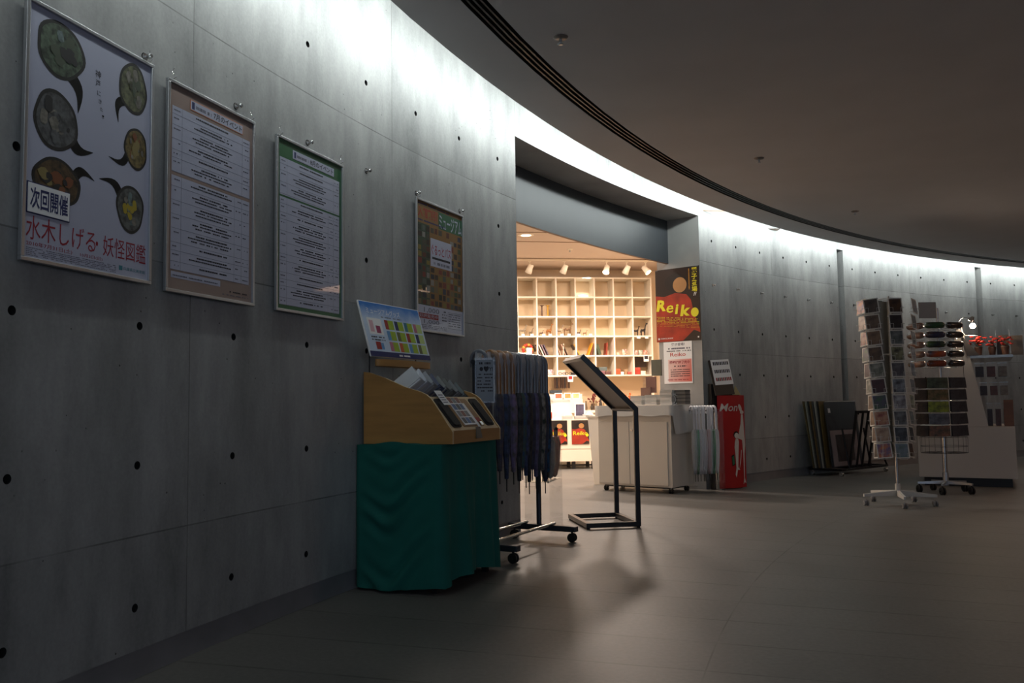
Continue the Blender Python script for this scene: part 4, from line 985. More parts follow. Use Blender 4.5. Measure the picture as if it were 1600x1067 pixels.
for k in range(5):
    z = 1.80-k*.103
    for j, (dx, dy, rz_) in enumerate(((-.12, -.17, 0), (.11, -.13, .35), (-.27, -.04, -1.2))):
        c1, c2 = cs[k] if j == 0 else ((58, 48, 44), (38, 36, 38)) if j == 1 else ((150, 104, 84), (120, 110, 100))
        m_ = mat('glasses_case_%d_%d' % (k, j), c1, .25, noise=1, nscale=9, col2=c2, coat=.6)
        o = case_mb(m_, m_).build('glasses_case'); place(o, S2+Vector((dx, dy, z)), rz_)
        tag(o, '%s glasses case in %s row of the metal spinner, %s' % ((nmc[k], 'dark glossy', 'pale brown')[j], ORD[k], ('front', 'right side', 'left side')[j]), 'glasses case', 'glasses cases on the metal spinner')
cl = [((70, 84, 66), (40, 50, 44)), ((112, 92, 66), (60, 66, 40)), ((130, 146, 50), (76, 88, 44)), ((92, 100, 112), (60, 66, 78)), ((116, 84, 70), (60, 58, 56))]
nml = ['grey-green leafy', 'brown patterned', 'lime green', 'pale blue-grey', 'brown and orange']
for k in range(5):
    z = 1.125-k*.128+.12
    for j, (dx, dy, rz_, w) in enumerate(((-.12, -.17, -.05, .21), (.12, -.12, .45, .25), (-.25, -.06, -1.0, .14))):
        c1, c2 = cl[k] if j == 0 else ((44, 46, 54), (26, 28, 40)) if j == 1 else ((60, 48, 44), (40, 34, 32))
        m_ = mat('folded_cloth_%d_%d' % (k, j), c1, .7, noise=1, nscale=22, col2=c2)
        b = MB(); n = 8
        pr = [(-w/2+w*i/n, -.022*math.sin(PI*i/n)) for i in range(n+1)]
        vs = [(x, y-.012*(1-q), .0+q*.112) for q in (0, 1) for x, y in pr]+[(x, .012+y*.3, .0+q*.112) for q in (0, 1) for x, y in pr]
        N_ = n+1
        b.add(vs, [(i, i+1, N_+i+1, N_+i) for i in range(n)]+[(3*N_+i, 3*N_+i+1, 2*N_+i+1, 2*N_+i) for i in range(n)]+[(N_+i, N_+i+1, 3*N_+i+1, 3*N_+i) for i in range(n)]+[(2*N_+i, 2*N_+i+1, i+1, i) for i in range(n)]+[(0, N_, 3*N_, 2*N_), (N_-1, 3*N_-1, 4*N_-1, 2*N_-1)], m_)
        o = b.build('folded_cloth'); place(o, S2+Vector((dx, dy, z-.12)), rz_)
        tag(o, '%s folded cloth in %s row below the glasses cases, %s' % ((nml[k], 'dark blue-black', 'dark brown')[j], ORD[k], ('front', 'right side', 'left side')[j]), 'folded cloth', 'folded cloths on the metal spinner')
b = MB()
for k in range(5):
    for z in (1.80-k*.103-.04, 1.125-k*.128-.005):
        b.tube([(.19*math.cos(2*PI*i/12)*.95, .16*math.sin(2*PI*i/12), z) for i in range(12)], .0025, chrome, 5, closed=True)
        for q in range(3): b.tube([(0, 0, z), (.18*math.cos(-PI/2+2.1*(q-1)), .155*math.sin(-PI/2+2.1*(q-1)), z)], .0025, chrome, 5)
b.build('wire_tier', t)
b = MB()
for z in (.60, .50, .43): b.tube([(.24*math.cos(2*PI*i/12), .2*math.sin(2*PI*i/12), z) for i in range(12)], .0025, black, 5, closed=True)
for i in range(12): b.tube([(.24*math.cos(2*PI*i/12), .2*math.sin(2*PI*i/12), .60), (.24*math.cos(2*PI*i/12), .2*math.sin(2*PI*i/12), .43), (0, 0, .43)], .002, black, 5)
b.build('wire_basket', t, label='empty black wire basket')
# ------------------------------------------------------------------ A-SHAPED GONDOLA AT THE RIGHT EDGE
GO = Vector((4.76, 10.17, 0)); GRz = -.50; MG = Matrix.Translation(GO) @ Matrix.Rotation(GRz, 4, 'Z'); GL = 1.3
t = thing('gondola_display', 'big white A-shaped gondola display on a plinth at the right edge', 'gondola', GO, GRz)
wg = col('gondola_white', (176, 172, 166), .5)
b = MB(); b.box(0, 1.0, 0, GL, .10, .685, wg); b.build('base_cabinet', t, bevel=.004)
b = MB(); b.box(.05, .95, .08, GL-.08, 0, .10, black); b.build('plinth', t)
b = MB(); b.prism([(.26, .685), (.74, .685), (.52, 1.86), (.47, 1.86)], -.002, .02, wg); b.build('end_panel', t, bevel=.003)
b = MB(); b.prism([(.26, .685), (.74, .685), (.52, 1.86), (.47, 1.86)], GL-.02, GL, wg); b.build('end_panel', t)
b = MB(); b.box(.516, .520, -.0035, -.001, .75, 1.74, dark); b.build('seam', t)
b = MB(); b.prism([(.30, .685), (.70, .685), (.505, 1.80), (.485, 1.80)], .02, GL-.02, wg); b.build('core', t)
for z, x1 in ((1.47, 1.02), (1.235, 1.0), (1.02, 1.0)):
    b = MB(); xi = .505+(1.80-z)/1.115*.195
    b.box(xi-.01, x1, .0 if z > 1.4 else .02, GL-.02, z, z+.015 if z < 1.4 else z+.03, steel if z > 1.4 else clear); b.build('shelf', t)
    b = MB(); b.box(0, 1.01-xi+.0, .02, GL-.02, z, z+.015, clear); b.build('shelf', t)
# goods on the slope
gc = [((50, 30, 28), 'brown'), ((36, 42, 50), 'blue-grey'), ((120, 110, 96), 'beige'), ((60, 64, 60), 'dark green'), ((90, 50, 40), 'russet'), ((34, 34, 36), 'black')]
gi = 0
for zi, (z, hh, zn) in enumerate(((1.252, .16, 'upper'), (1.037, .15, 'middle'), (.688, .26, 'lower'))):
    xi = .505+(1.80-z)/1.115*.195+.03
    for j in range(3):
        x = xi+j*(.98-xi)/3; w = (.98-xi)/3-.02
        for dpt, dn_ in ((.06, 'front'), (.34, 'behind')):
            c_, nm = gc[(gi*5+zi) % 6]; gi += 1
            tk = thing('boxed_ornament', '%s boxed ornament, %s %s gondola shelf, %s row' % (nm, ('left on', 'middle of', 'right on')[j], zn, dn_), 'boxed ornament', MG @ Vector((x, dpt, z)), GRz, 'boxed ornaments on the gondola')
            b = MB(); b.box(.006, w-.006, .0, .05, .005, hh*.75, mat('ornament_%d' % (gi % 6), c_, .35, noise=.4, nscale=30)); b.build('ornament', tk)
            b = MB(); b.box(0, w, -.01, .07, 0, hh, clear); b.box(0, w, -.012, .072, hh, hh+.004, chrome); b.build('case', tk)
tk = thing('wooden_plaque', 'tall orange-brown wooden plaque standing at the right edge of the gondola', 'plaque', MG @ Vector((.90, .02, .688)), GRz)
b = MB(); b.hexa([(0, 0, 0), (.095, 0, 0), (.095, .02, 0), (0, .02, 0), (.0, .0, .30), (.095, .0, .30), (.095, .02, .30), (0, .02, .30)], mat('orange_wood', (110, 70, 44), .4, noise=.3, nscale=6, stretch=(1, 1, 5))); b.build('board', tk)
# top shelf goods: red flower arrangement, bottles of leaflets, dish
rf = mat('red_petals', (200, 44, 30), .5); lf = mat('leaf_dark', (46, 50, 30), .6)
for k, (x, y, n_, r_) in enumerate(((.68, .08, 26, .095), (.82, .16, 22, .085), (.95, .10, 16, .07))):
    tk = thing('flower_arrangement', 'artificial red flower arrangement in a pot on the gondola top, %s' % ('beside the lit bulb', 'in the middle', 'at the right')[k], 'flowers', MG @ Vector((x, y, 1.50)), GRz, 'red flower arrangements on the gondola')
    b = MB(); b.lathe([(.03, 0), (.042, .09), (.044, .10), (.036, .10)], mat('brown_pot', (80, 52, 40), .5), 16); b.build('pot', tk)
    b = MB(); rr = random.Random(k)
    for i in range(n_):
        a_, q_, zz = rr.uniform(0, 6.3), rr.uniform(0, r_), rr.uniform(.12, .22)
        b.tube([(0, 0, .09), (q_*math.cos(a_), q_*math.sin(a_), zz)], .0015, lf, 5)
    b.build('stem', tk)
    b = MB()
    rr = random.Random(k)
    for i in range(n_):
        a_, q_, zz = rr.uniform(0, 6.3), rr.uniform(0, r_), rr.uniform(.12, .22)
        for p_ in range(5): b.ball((q_*math.cos(a_)+.010*math.cos(p_*1.256), q_*math.sin(a_)+.010*math.sin(p_*1.256), zz), .0105, rf, 8, (1, 1, .7))
        b.ball((q_*math.cos(a_), q_*math.sin(a_), zz+.006), .005, lf, 6)
    b.build('blossoms', tk)
for k, (x, y, h_) in enumerate(((.86, .26, .30), (1.0, .20, .28))):
    tk = thing('clear_holder', 'upright clear acrylic holder on the gondola top, %s' % ('behind the red flowers' if k == 0 else 'at the far right'), 'holder', MG @ Vector((x, y, 1.50)), GRz)
    b = MB(); b.box(0, .14, 0, .003, 0, h_, clear); b.box(0, .14, .05, .053, 0, h_*.6, clear)
    b.box(0, .006, -.002, .05, 0, h_, film); b.box(.134, .14, -.002, .05, 0, h_, film); b.build('holder', tk)
    b = MB(); b.box(.01, .13, .006, .03, .0, h_*.8, mat('holder_print_%d' % k, ((90, 80, 74), (120, 108, 92))[k], .5)); b.build('leaflets', tk)
tk = thing('sloped_sign', 'dark tilted price plate leaning on the gondola slope beside the bulb', 'sign', MG @ Vector((.56, -.01, 1.50)), GRz)
b = MB(); b.hexa([(0, 0, 0), (.13, 0, 0), (.13, .16, 0), (0, .16, 0), (-.04, 0, .22), (-.03, 0, .22), (-.03, .16, .22), (-.04, .16, .22)], mat('plate_grey', (70, 66, 64), .4)); b.build('plate', tk)
# clip lamp
lp = MG @ Vector((.50, -.03, 1.86))
tk = thing('clip_lamp', 'small lit clip lamp with bent chrome arm at the top of the gondola', 'lamp', lp, GRz)
b = MB(); b.tube([(.0, .0, -.03), (-.02, 0, .02), (.02, 0, .07), (.05, 0, .085), (.12, 0, .07)], .004, chrome, 8); b.build('arm', tk)
b = MB(); b.box(-.015, .015, -.01, .03, -.05, -.01, chrome); b.tube([(.0, 0, -.02), (.03, 0, -.10), (.06, .0, -.13), (.22, 0, -.14)], .005, chrome, 8); b.build('clip', tk)
b = MB(); b.M = Matrix.Translation((.13, 0, .062)) @ Matrix.Rotation(.5, 4, 'Y'); b.lathe([(.012, .03), (.02, .02), (.038, -.02), (.042, -.03)], chrome, 20, caps=False); b.build('lamp_shade', tk)
bulb = mat('lit_bulb', (255, 240, 220), .3, emit=(255, 226, 190), es=55)
b = MB(); b.ball((.135, 0, -.02), .032, bulb, 20); b.tube([(.13, 0, .06), (.134, 0, .005)], .008, chrome, 8); b.build('bulb', tk)
# ------------------------------------------------------------------ SHOP FURNITURE
sw = col('shelf_white', (238, 228, 210), .55); sbk = col('shelf_back', (214, 190, 158), .65)
CP = .3265; SX0, NC = -.32, 8; SZ = 3.115
MS = Matrix.Translation(SHO) @ Matrix.Rotation(SHR, 4, 'Z')
t = thing('shelving_unit', 'large white grid shelving unit filling the back wall of the shop', 'shelving unit', SHO, SHR)
b = MB(); b.box(SX0, SX0+NC*CP+.02, 0.33, .345, .02, SZ, sbk); b.build('back_panel', t)
for i in range(NC+1):
    b = MB(); x = SX0+i*CP; zl = SZ-5*CP if 0 < i < NC else .02
    b.box(x, x+.022, 0, .33, zl, SZ, sw); b.build('upright', t)
for j in range(6):
    b = MB(); z = SZ-j*CP; b.box(SX0+.0, SX0+NC*CP+.022, -.001, .33, z-.022, z, sw); b.build('shelf', t)
b = MB(); b.box(SX0+.022, SX0+NC*CP, -.04, .33, .86, .90, sw); b.box(SX0+.022, SX0+NC*CP, .0, .02, .02, .86, sw); b.build('counter', t)
def cell(i, j, x=0, y=.1): return MS @ Vector((SX0+.022+i*CP+x, y, SZ-(j+1)*CP))     # i column from SX0, j row from top
CN = {1: 'leftmost visible', 2: 'second', 3: 'third', 4: 'fourth', 5: 'fifth', 6: 'sixth', 7: 'seventh'}
def where(i, j): return '%s column, %s row of shop shelves' % (CN.get(i, 'left').replace(' visible', ''), ORD[j])
def simple(b, name, loc, label, cat, grp=None, rz=SHR):
    o = b.build(name); place(o, loc, rz); return tag(o, label, cat, grp)
def animal(c, long_neck, h, name, loc, label, spots=None, horns=False, rz=None):
    c = tuple(int(v*.72) for v in c); h *= 1.12
    m = mat('animal_%s' % label[:14].replace(' ', '_'), c, .5, noise=.3, nscale=30) if not spots else mat('animal_%s' % label[:14].replace(' ', '_'), c, .5, noise=1, nscale=40, col2=spots)
    tk = thing(name, label, 'figurine', loc, rz if rz is not None else SHR, 'animal figurines on the shop shelves')
    b = MB(); bh = h*(.42 if long_neck else .5); L_ = h*(.34 if long_neck else .55); r = h*.09
    b.tube([(-L_/2, 0, bh), (-L_*.3, 0, bh+r*.3), (0, 0, bh), (L_*.35, 0, bh+r*.4), (L_/2, 0, bh+r)], [r*.6, r*1.1, r, r*1.2, r*.7], m, 10)
    for sx in (-1, 1):
        for sy in (-1, 1): b.tube([(sx*L_*.38, sy*r*.7, bh), (sx*L_*.40, sy*r*.75, bh*.5), (sx*L_*.38, sy*r*.75, 0)], [r*.5, r*.32, r*.28], m, 7)
    nt_ = (L_*(.75 if long_neck else .62), 0, h*.92)
    b.tube([(L_*.42, 0, bh+r*.6), (L_*.55, 0, (bh+h)/2), nt_], [r*.7, r*.45, r*.4], m, 8)
    b.ball((nt_[0]+r*.5, 0, h*.93), r*.62, m, 10, (1.5, .8, .9))
    for sy in (-1, 1): b.tube([(nt_[0]-r*.1, sy*r*.3, h*.96), (nt_[0]-r*.3, sy*r*.7, h*(1.08 if horns else 1.02))], [r*.2, r*.08], m, 6)
    b.tube([(-L_*.5, 0, bh), (-L_*.62, 0, bh*.9), (-L_*.62, 0, bh*.55)], r*.14, m, 6)
    b.build('body', tk); return tk
offx = 1
animal((196, 178, 150), False, .17, 'deer_figurine', cell(1, 2, .08), 'pale antlered deer figurine, '+where(1, 2), horns=True)
animal((196, 170, 130), True, .13, 'giraffe_figurine', cell(1, 2, .22), 'small cream and black giraffe figurine, '+where(1, 2), spots=(50, 40, 34))
animal((120, 80, 60), False, .09, 'dog_figurine', cell(2, 2, .07), 'small brown dog figurine, '+where(2, 2))
animal((214, 128, 40), True, .19, 'giraffe_figurine', cell(2, 2, .20), 'orange giraffe figurine, '+where(2, 2))
animal((110, 74, 56), False, .17, 'cat_figurine', cell(3, 2, .05), 'dark brown and white cat figurine, '+where(3, 2), spots=(200, 180, 150))
animal((190, 140, 80), False, .20, 'rooster_figurine', cell(3, 2, .19), 'speckled tan rooster figurine, '+where(3, 2), spots=(70, 40, 30), horns=True)
animal((110, 70, 44), False, .10, 'bear_figurine', cell(4, 2, .05), 'small brown bear figurine, '+where(4, 2))
animal((176, 120, 66), False, .09, 'lion_figurine', cell(4, 2, .16), 'small tan lion figurine, '+where(4, 2))
animal((50, 36, 34), False, .15, 'cat_figurine', cell(7, 2, .06), 'small black wire cat figurine, '+where(7, 2))
animal((40, 28, 28), True, .20, 'cat_figurine', cell(7, 2, .19), 'tall black cat figurine with raised tail, '+where(7, 2))
for i, xs_ in ((1, (.08, .23)), (2, (.10, .21)), (3, (.08, .20)), (4, (.04, .24)), (7, (.08, .22))):
    for k, x in enumerate(xs_):
        b = MB()
        if i < 7: b.prism([(-.025, 0), (.025, 0), (.025, .034), (-.025, .034)], -.012, 0, offw)
        else: b.prism([(-.03, -.05), (.03, -.05), (.03, -.022), (-.03, -.022)], -.004, 0, offw)
        simple(b, 'price_tag', cell(i, 2, x, .03 if i < 7 else -.002), 'white price tag, %s of two, %s' % (('left', 'right')[k], where(i, 2)), 'price tag', 'price tags on the shelves')
# rulers / figurine columns in row 2
for k, (x, c, n_) in enumerate(((.09, (90, 62, 50), 'brown'), (.19, (200, 150, 50), 'yellow'))):
    b = MB(); b.lathe([(.022, 0), (.022, .008), (.012, .012), (.012, .17), (.018, .178), (.034, .182), (.034, .19)], mat('candlestick_%d' % k, c, .4), 14)
    simple(b, 'candlestick', cell(2, 1, x), '%s candlestick, ' % n_+where(2, 1), 'candlestick')
b = MB(); b.prism([(0, 0), (.20, 0), (.18, .03), (.10, .05), (.02, .03)], 0, .12, offw); simple(b, 'folded_paper', cell(4, 0, .03, .06), 'crumpled white paper, '+where(4, 0), 'paper')
# red ornament with card
tk = thing('wreath', 'red and yellow wreath ornament behind a white card, '+where(1, 3), 'ornament', cell(1, 3, .17, .12), SHR)
b = MB(); rr = random.Random(3)
for k in range(14):
    a_ = 2*PI*k/14; b.ball((.075*math.cos(a_), 0, .11+.075*math.sin(a_)), .028, mat('wreath_red', (196, 66, 44), .5) if k % 3 else mat('wreath_gold', (220, 160, 60), .5), 8)
b.build('ring', tk)
b = MB(); b.box(-.045, .045, -.05, -.046, 0, .13, offw); simple(b, 'white_card', cell(1, 3, .18, .08), 'white card in front of the red wreath, '+where(1, 3), 'card')
b = MB(); b.box(-.10, .06, -.05, -.03, 0, .05, offw); simple(b, 'label_strip', cell(1, 3, .12, .06), 'wide white label strip, '+where(1, 3), 'label')
# leaning books
def lean_book(i, j, x, ang_, h, th, c, lab):
    b = MB(); b.box(0, th, 0, .17, 0, h, mat('book_%02x%02x%02x' % c, c, .5)); b.box(.002, th-.002, -.001, 0, .003, h-.003, mat('book_spine_%02x%02x%02x' % c, tuple(max(0, v-18) for v in c), .5))
    z_ = th*math.sin(abs(ang_)) if ang_ > 0 else 0
    o = b.build('book'); o.location = cell(i, j, x, .06)+Vector((0, 0, .001+(th*math.sin(ang_) if ang_ > 0 else 0))); o.rotation_euler = (0, ang_, SHR); tag(o, lab, 'book', 'picture books on the shop shelves')
bk2 = [((84, 66, 50), 'brown'), ((120, 96, 80), 'taupe'), ((228, 214, 196), 'cream'), ((140, 120, 128), 'mauve'), ((92, 80, 96), 'purple-grey')]
for k, (c, n_) in enumerate(bk2): lean_book(2, 3, .01+.042*k, -.42, .20, .016, c, 'leaning %s book, ' % n_+where(2, 3))
bk3 = [((236, 222, 204), 'cream'), ((206, 170, 150), 'pinkish'), ((228, 206, 186), 'pale'), ((190, 160, 140), 'tan'), ((90, 70, 60), 'dark brown')]
for k, (c, n_) in enumerate(bk3): lean_book(3, 3, .02+.04*k, [-.2, -.38, .04, -.36, -.42][k], .20, .012, c, 'leaning %s book, ' % n_+where(3, 3))
lean_book(4, 3, .05, -.5, .21, .02, (230, 180, 60), 'yellow book leaning left, '+where(4, 3)); lean_book(4, 3, .02, -.42, .20, .03, (70, 50, 44), 'dark brown book leaning left, '+where(4, 3))
lean_book(4, 3, .20, .35, .22, .02, (226, 160, 40), 'orange-yellow book leaning right, '+where(4, 3)); lean_book(4, 3, .235, .30, .20, .03, (120, 70, 50), 'rust book leaning right, '+where(4, 3))
lean_book(5, 3, .06, -.30, .19, .05, (80, 90, 70), 'grey-green cushion-like book, '+where(5, 3)); lean_book(5, 3, .18, .08, .21, .02, (150, 60, 40), 'red-brown upright book, '+where(5, 3))
# cups
def mug(loc, label, c1, c2, grp='mugs on the shop shelves', s_=1.0):
    tk = thing('mug', label, 'mug', loc, SHR+.4, grp); m = mat('mug_%02x%02x%02x' % c1, c1, .3, noise=1, nscale=45, col2=c2)
    b = MB(); b.lathe([(.030*s_, 0), (.034*s_, .004), (.035*s_, .085*s_), (.031*s_, .085*s_), (.030*s_, .008), (0.001, .007)], m, 18); b.build('bowl', tk)
    b = MB(); b.tube([(.034*s_, 0, .07*s_), (.055*s_, 0, .068*s_), (.062*s_, 0, .045*s_), (.054*s_, 0, .022*s_), (.034*s_, 0, .02*s_)], .005*s_, m, 8); b.build('handle', tk)
for k, (c1, c2, n_) in enumerate((((150, 56, 44), (230, 210, 200), 'red'), ((220, 214, 200), (110, 140, 120), 'white patterned'), ((160, 70, 56), (220, 190, 170), 'russet'))): mug(cell(7, 3, .05+.08*k, .08), '%s mug, ' % n_+where(7, 3), c1, c2)
mug(cell(6, 3, .18, .1), 'tall white mug with dark flower, '+where(6, 3), (236, 218, 196), (120, 60, 60), s_=1.2); mug(cell(6, 3, .07, .1), 'small cream cup, '+where(6, 3), (236, 214, 190), (220, 190, 160), s_=.6)
for k in range(3): mug(cell(2, 4, .04+.085*k, .1), 'tall purple-flowered cup, %s of three, ' % ('left', 'middle', 'right')[k]+where(2, 4), (232, 222, 214), (130, 90, 130), s_=1.15)
def carton(i, j, x, w, h, d, c, lab, name='gift_box', cat='box', y=.08, z=0):
    b = MB(); b.box(0, w, 0, d, 0, h, mat('carton_%02x%02x%02x' % c, c, .5)); b.box(-.001, w+.001, -.001, d+.001, h*.72, h+.001, mat('carton_lid_%02x%02x%02x' % c, tuple(min(255, v+14) for v in c), .5)); simple(b, name, cell(i, j, x, y)+Vector((0, 0, z)), lab+where(i, j), cat, 'boxes and small goods on the shelves')
carton(3, 4, .03, .13, .09, .004, (232, 206, 196), 'pale pink card standing, ', 'display_card', 'card', .2)
def glasses(loc, lab):
    b = MB()
    for q in (-.035, .035): b.tube([(q+.026*math.cos(2*PI*i/12), .0, .028+.022*math.sin(2*PI*i/12)) for i in range(12)], .004, black, 6, closed=True)
    b.tube([(-.01, 0, .03), (.01, 0, .03)], .004, black, 6); b.tube([(-.062, 0, .035), (-.064, .11, .03)], .003, black, 6); b.tube([(.062, 0, .035), (.064, .11, .03)], .003, black, 6)
    simple(b, 'spectacles', loc, lab+where(3, 4), 'glasses', None)
glasses(cell(3, 4, .08, .06), 'black thick-rimmed glasses on the left, '); glasses(cell(3, 4, .19, .06)+Vector((0, 0, 0)), 'black thick-rimmed glasses on the right, ')
carton(3, 4, .24, .07, .045, .06, (34, 26, 26), 'small black case, ', 'case', 'case')
carton(5, 4, .03, .13, .07, .1, (120, 84, 90), 'purple-brown box, '); carton(5, 4, .17, .10, .06, .1, (90, 60, 56), 'dark box, '); carton(5, 4, .06, .14, .06, .08, (84, 96, 96), 'grey-green cloth bundle on the box, ', 'cloth_bundle', 'cloth', .08, .072)
carton(6, 4, .02, .08, .10, .08, (206, 84, 50), 'orange-red box, '); carton(6, 4, .11, .05, .05, .08, (236, 226, 214), 'small white box, '); carton(6, 4, .17, .05, .09, .08, (150, 120, 90), 'tan figurine box, '); carton(6, 4, .23, .06, .05, .08, (190, 80, 70), 'small red box, ')
carton(7, 4, .02, .10, .12, .1, (176, 60, 48), 'tall red box, '); carton(7, 4, .13, .08, .06, .1, (236, 224, 206), 'white box, '); carton(7, 4, .03, .24, .16, .02, (52, 36, 32), 'dark brown bag hanging behind, ', 'bag', 'bag', .2, .13)
for x, i, n_ in ((.10, 3, 'red picture tag'), (.24, 7, 'black picture tag')):
    b = MB(); b.rect(-.045, .045, -.11, 0, -.004, offw); b.rect(-.032, .032, -.07, -.015, -.0045, red if i == 3 else ink); simple(b, 'shelf_tag', MS @ Vector((SX0+.022+(i+.62)*CP, -.002, SZ-(5 if i == 3 else 4)*CP)), 'white card with %s hanging from a shelf edge' % n_, 'card')
# dark ties / pens hanging row under the grid
for k in range(8):
    b = MB(); b.prism([(-.012, 0), (.012, 0), (.014, -.17), (0, -.19), (-.014, -.17)], 0, .01, mat('strap_%d' % (k % 4), [(90, 66, 60), (60, 56, 70), (120, 90, 70), (70, 50, 50)][k % 4], .5))
    simple(b, 'hanging_strap', MS @ Vector((SX0+3.05*CP+k*.034, .25, SZ-5*CP-.03)), 'dark strap hanging below the grid, %s from the left' % ORD[k], 'strap', 'straps hanging under the shelves')
# goods on the counter
def ctr(x, y=.06, z=.90): return MS @ Vector((x, y, z))
b = MB(); b.box(0, .20, 0, .08, 0, .05, mat('navy_box', (50, 62, 72), .5)); simple(b, 'long_box', ctr(.58, .2, 1.19), 'dark blue-grey long box on top of the picture cards at the counter back', 'box')
b = MB(); b.box(-.08, .52, .1, .3, 0, .27, sw); simple(b, 'riser_box', ctr(.58, .0, .902), 'plain cream riser box on the back counter', 'riser')
for k, (x, w, c, n_) in enumerate(((.62, .13, (190, 110, 80), 'salmon'), (.78, .12, (214, 150, 90), 'orange'), (.92, .12, (220, 196, 140), 'pale yellow'))):
    b = MB(); b.box(0, w, .0, .006, 0, .10, offw); b.rect(.012, w-.012, .012, .088, -.001, mat('pic_%d' % k, c, .5, noise=.3, nscale=20)); simple(b, 'picture_card', ctr(x, .02, 1.06 if k == 9 else .90+.19), '%s picture card standing on the back counter' % n_, 'picture card', 'picture cards on the counter')
b = MB(); b.box(0, .50, 0, .08, 0, .185, sw); simple(b, 'riser_box', ctr(.58, -.03, .902), 'low cream riser under the picture cards', 'riser')
rr = random.Random(9)
gcol = [(120, 104, 84), (70, 60, 50), (150, 130, 100), (60, 56, 54), (170, 140, 96), (90, 70, 50), (140, 100, 60), (54, 40, 34), (186, 176, 160), (120, 70, 44), (150, 140, 120), (80, 60, 44)]
for k in range(12):
    x = 1.17+k*.075; hgt = rr.uniform(.09, .22); b = MB(); rad = rr.uniform(.022, .034)
    b.lathe([(rad*.8, 0), (rad, hgt*.2), (rad*rr.uniform(.6, 1.1), hgt*.6), (rad*.5, hgt*.85), (rad*.7, hgt)], mat('vase_%d' % k, gcol[k], .35, noise=.4, nscale=30), 14)
    simple(b, 'small_vase', ctr(x, rr.uniform(.0, .14)), '%s small ornament on the back counter, %s from the left' % (('grey-brown', 'dark', 'tan', 'charcoal', 'honey', 'brown', 'amber', 'black-brown', 'pale', 'rust', 'stone', 'umber')[k], ORD[k]), 'ornament', 'small ornaments along the back counter')
for k, (x, c, n_) in enumerate(((1.32, (120, 50, 46), 'dark red'), (1.95, (222, 96, 30), 'bright orange'))):
    tk = thing('dried_flowers', '%s dried flowers on the back counter of the shop' % n_, 'flowers', ctr(x, .2), SHR)
    b = MB(); b.lathe([(.03, 0), (.05, .05), (.045, .11)], mat('flower_pot_%d' % k, (96, 70, 54) if k == 0 else (216, 90, 30), .5), 14); b.build('pot', tk)
    b = MB()
    for i in range(26): a_, q_, z_ = rr.uniform(0, 6.3), rr.uniform(0, .10), rr.uniform(.13, .27); b.ball((q_*math.cos(a_), q_*math.sin(a_), z_), .016, mat('dried_%d' % k, c, .6), 7); b.tube([(0, 0, .1), (q_*math.cos(a_), q_*math.sin(a_), z_)], .0012, lf, 4)
    b.build('blossoms', tk)
for k in range(2):
    b = MB(); b.box(0, .15, 0, .02, 0, .06+.05*k, mat('small_print_%d' % k, ((180, 130, 80), (200, 160, 110))[k], .5)); simple(b, 'wooden_block', ctr(1.58+.2*k, -.02), 'light wooden block sign on the back counter, %s' % ('left', 'right')[k], 'sign')
# white sales table with posters in front of the shelves
MT = Matrix.Translation(Vector((.30, 13.32, 0))) @ Matrix.Rotation(.12, 4, 'Z')
t = thing('sales_table', 'long white sales table inside the shop with posters on its front', 'sales table', (.30, 13.32, 0), .12)
wt = col('table_cream', (232, 220, 202), .5)
b = MB(); b.box(-1.2, 1.0, 0, .55, .12, .76, wt); b.box(-1.2, 1.0, .0-.004, 0, .31, .315, jm); b.build('body', t, bevel=.003)
for x in (-1.1, .62, .93):
    for y in (.04, .48): b = MB(); b.box(x, x+.05, y, y+.05, 0, .12, black); b.build('leg', t)
for k, x in enumerate((-.02, .355, .70)):
    b = MB(); reiko(b, .275, .37, detail=False); b.text('Reiko', .02, .25, .14, .20, -.0065, yel, .01)
    o = b.build('small_poster'); o.matrix_world = MT @ Matrix.Translation((x-.09, -.006, .385)); tag(o, 'small red poster with yellow lettering on the sales table front, %s of three' % ('left', 'middle', 'right')[k], 'poster', 'small posters on the sales table')
b = MB(); b.box(-.3, .66, .22, .50, 0, .255, sw); o = b.build('riser_box'); o.matrix_world = MT @ Matrix.Translation((0, 0, .762)); tag(o, 'wide white riser box standing on the sales table', 'riser')
def tstack(x, y, z, w, d, n, lab, th=.018):
    stack(x, y, w, d, n, th, cw, lab, name='flyer_pad', cat='flyers', grp='flyer pads on the sales table', z0=z, M=MT, rz=.12)
tstack(.08, .08, .762, .17, .12, 3, 'white flyer pad at the left of the sales table, %s'); tstack(.56, .08, .762, .15, .12, 3, 'white flyer pad in the middle of the sales table, %s'); tstack(.76, .08, .762, .16, .12, 3, 'white flyer pad right of middle on the sales table, %s'); tstack(.90, .20, .762, .15, .12, 4, 'white flyer pad at the right of the sales table, %s')
tstack(.50, .33, 1.02, .28, .16, 3, 'white flyer pad on top of the riser, %s', .02); tstack(.05, .33, 1.02, .34, .16, 1, 'wide white flyer pad on the left of the riser%.0s', .03)
for k, (x, z, w, h, c, n_) in enumerate(((.24, .80, .12, .14, (200, 80, 50), 'framed red picture'), (.70, .80, .17, .26, (90, 86, 110), 'framed purple-grey picture'))):
    b = MB(); b.box(0, w, 0, .01, 0, h, offw); b.rect(.02, w-.02, .02, h-.02, -.001, mat('framed_pic_%d' % k, c, .4, noise=.4, nscale=20)); o = b.build('framed_picture'); o.matrix_world = MT @ Matrix.Translation((x, .19, z-.038)); tag(o, 'small %s leaning on the white riser' % n_, 'picture')
for k, x in enumerate((.40, .58, .92)):
    b = MB(); b.prism([(-.06, 0), (.07, .0), (.05, .03), (.0, .06), (-.04, .025)], 0, .08, offw); o = b.build('open_leaflet'); o.matrix_world = MT @ Matrix.Translation((x, .10, .83 if k else .764)); tag(o, 'curled open leaflet lying on the sales table, %s of three' % ('left', 'middle', 'right')[k], 'leaflet', 'open leaflets')
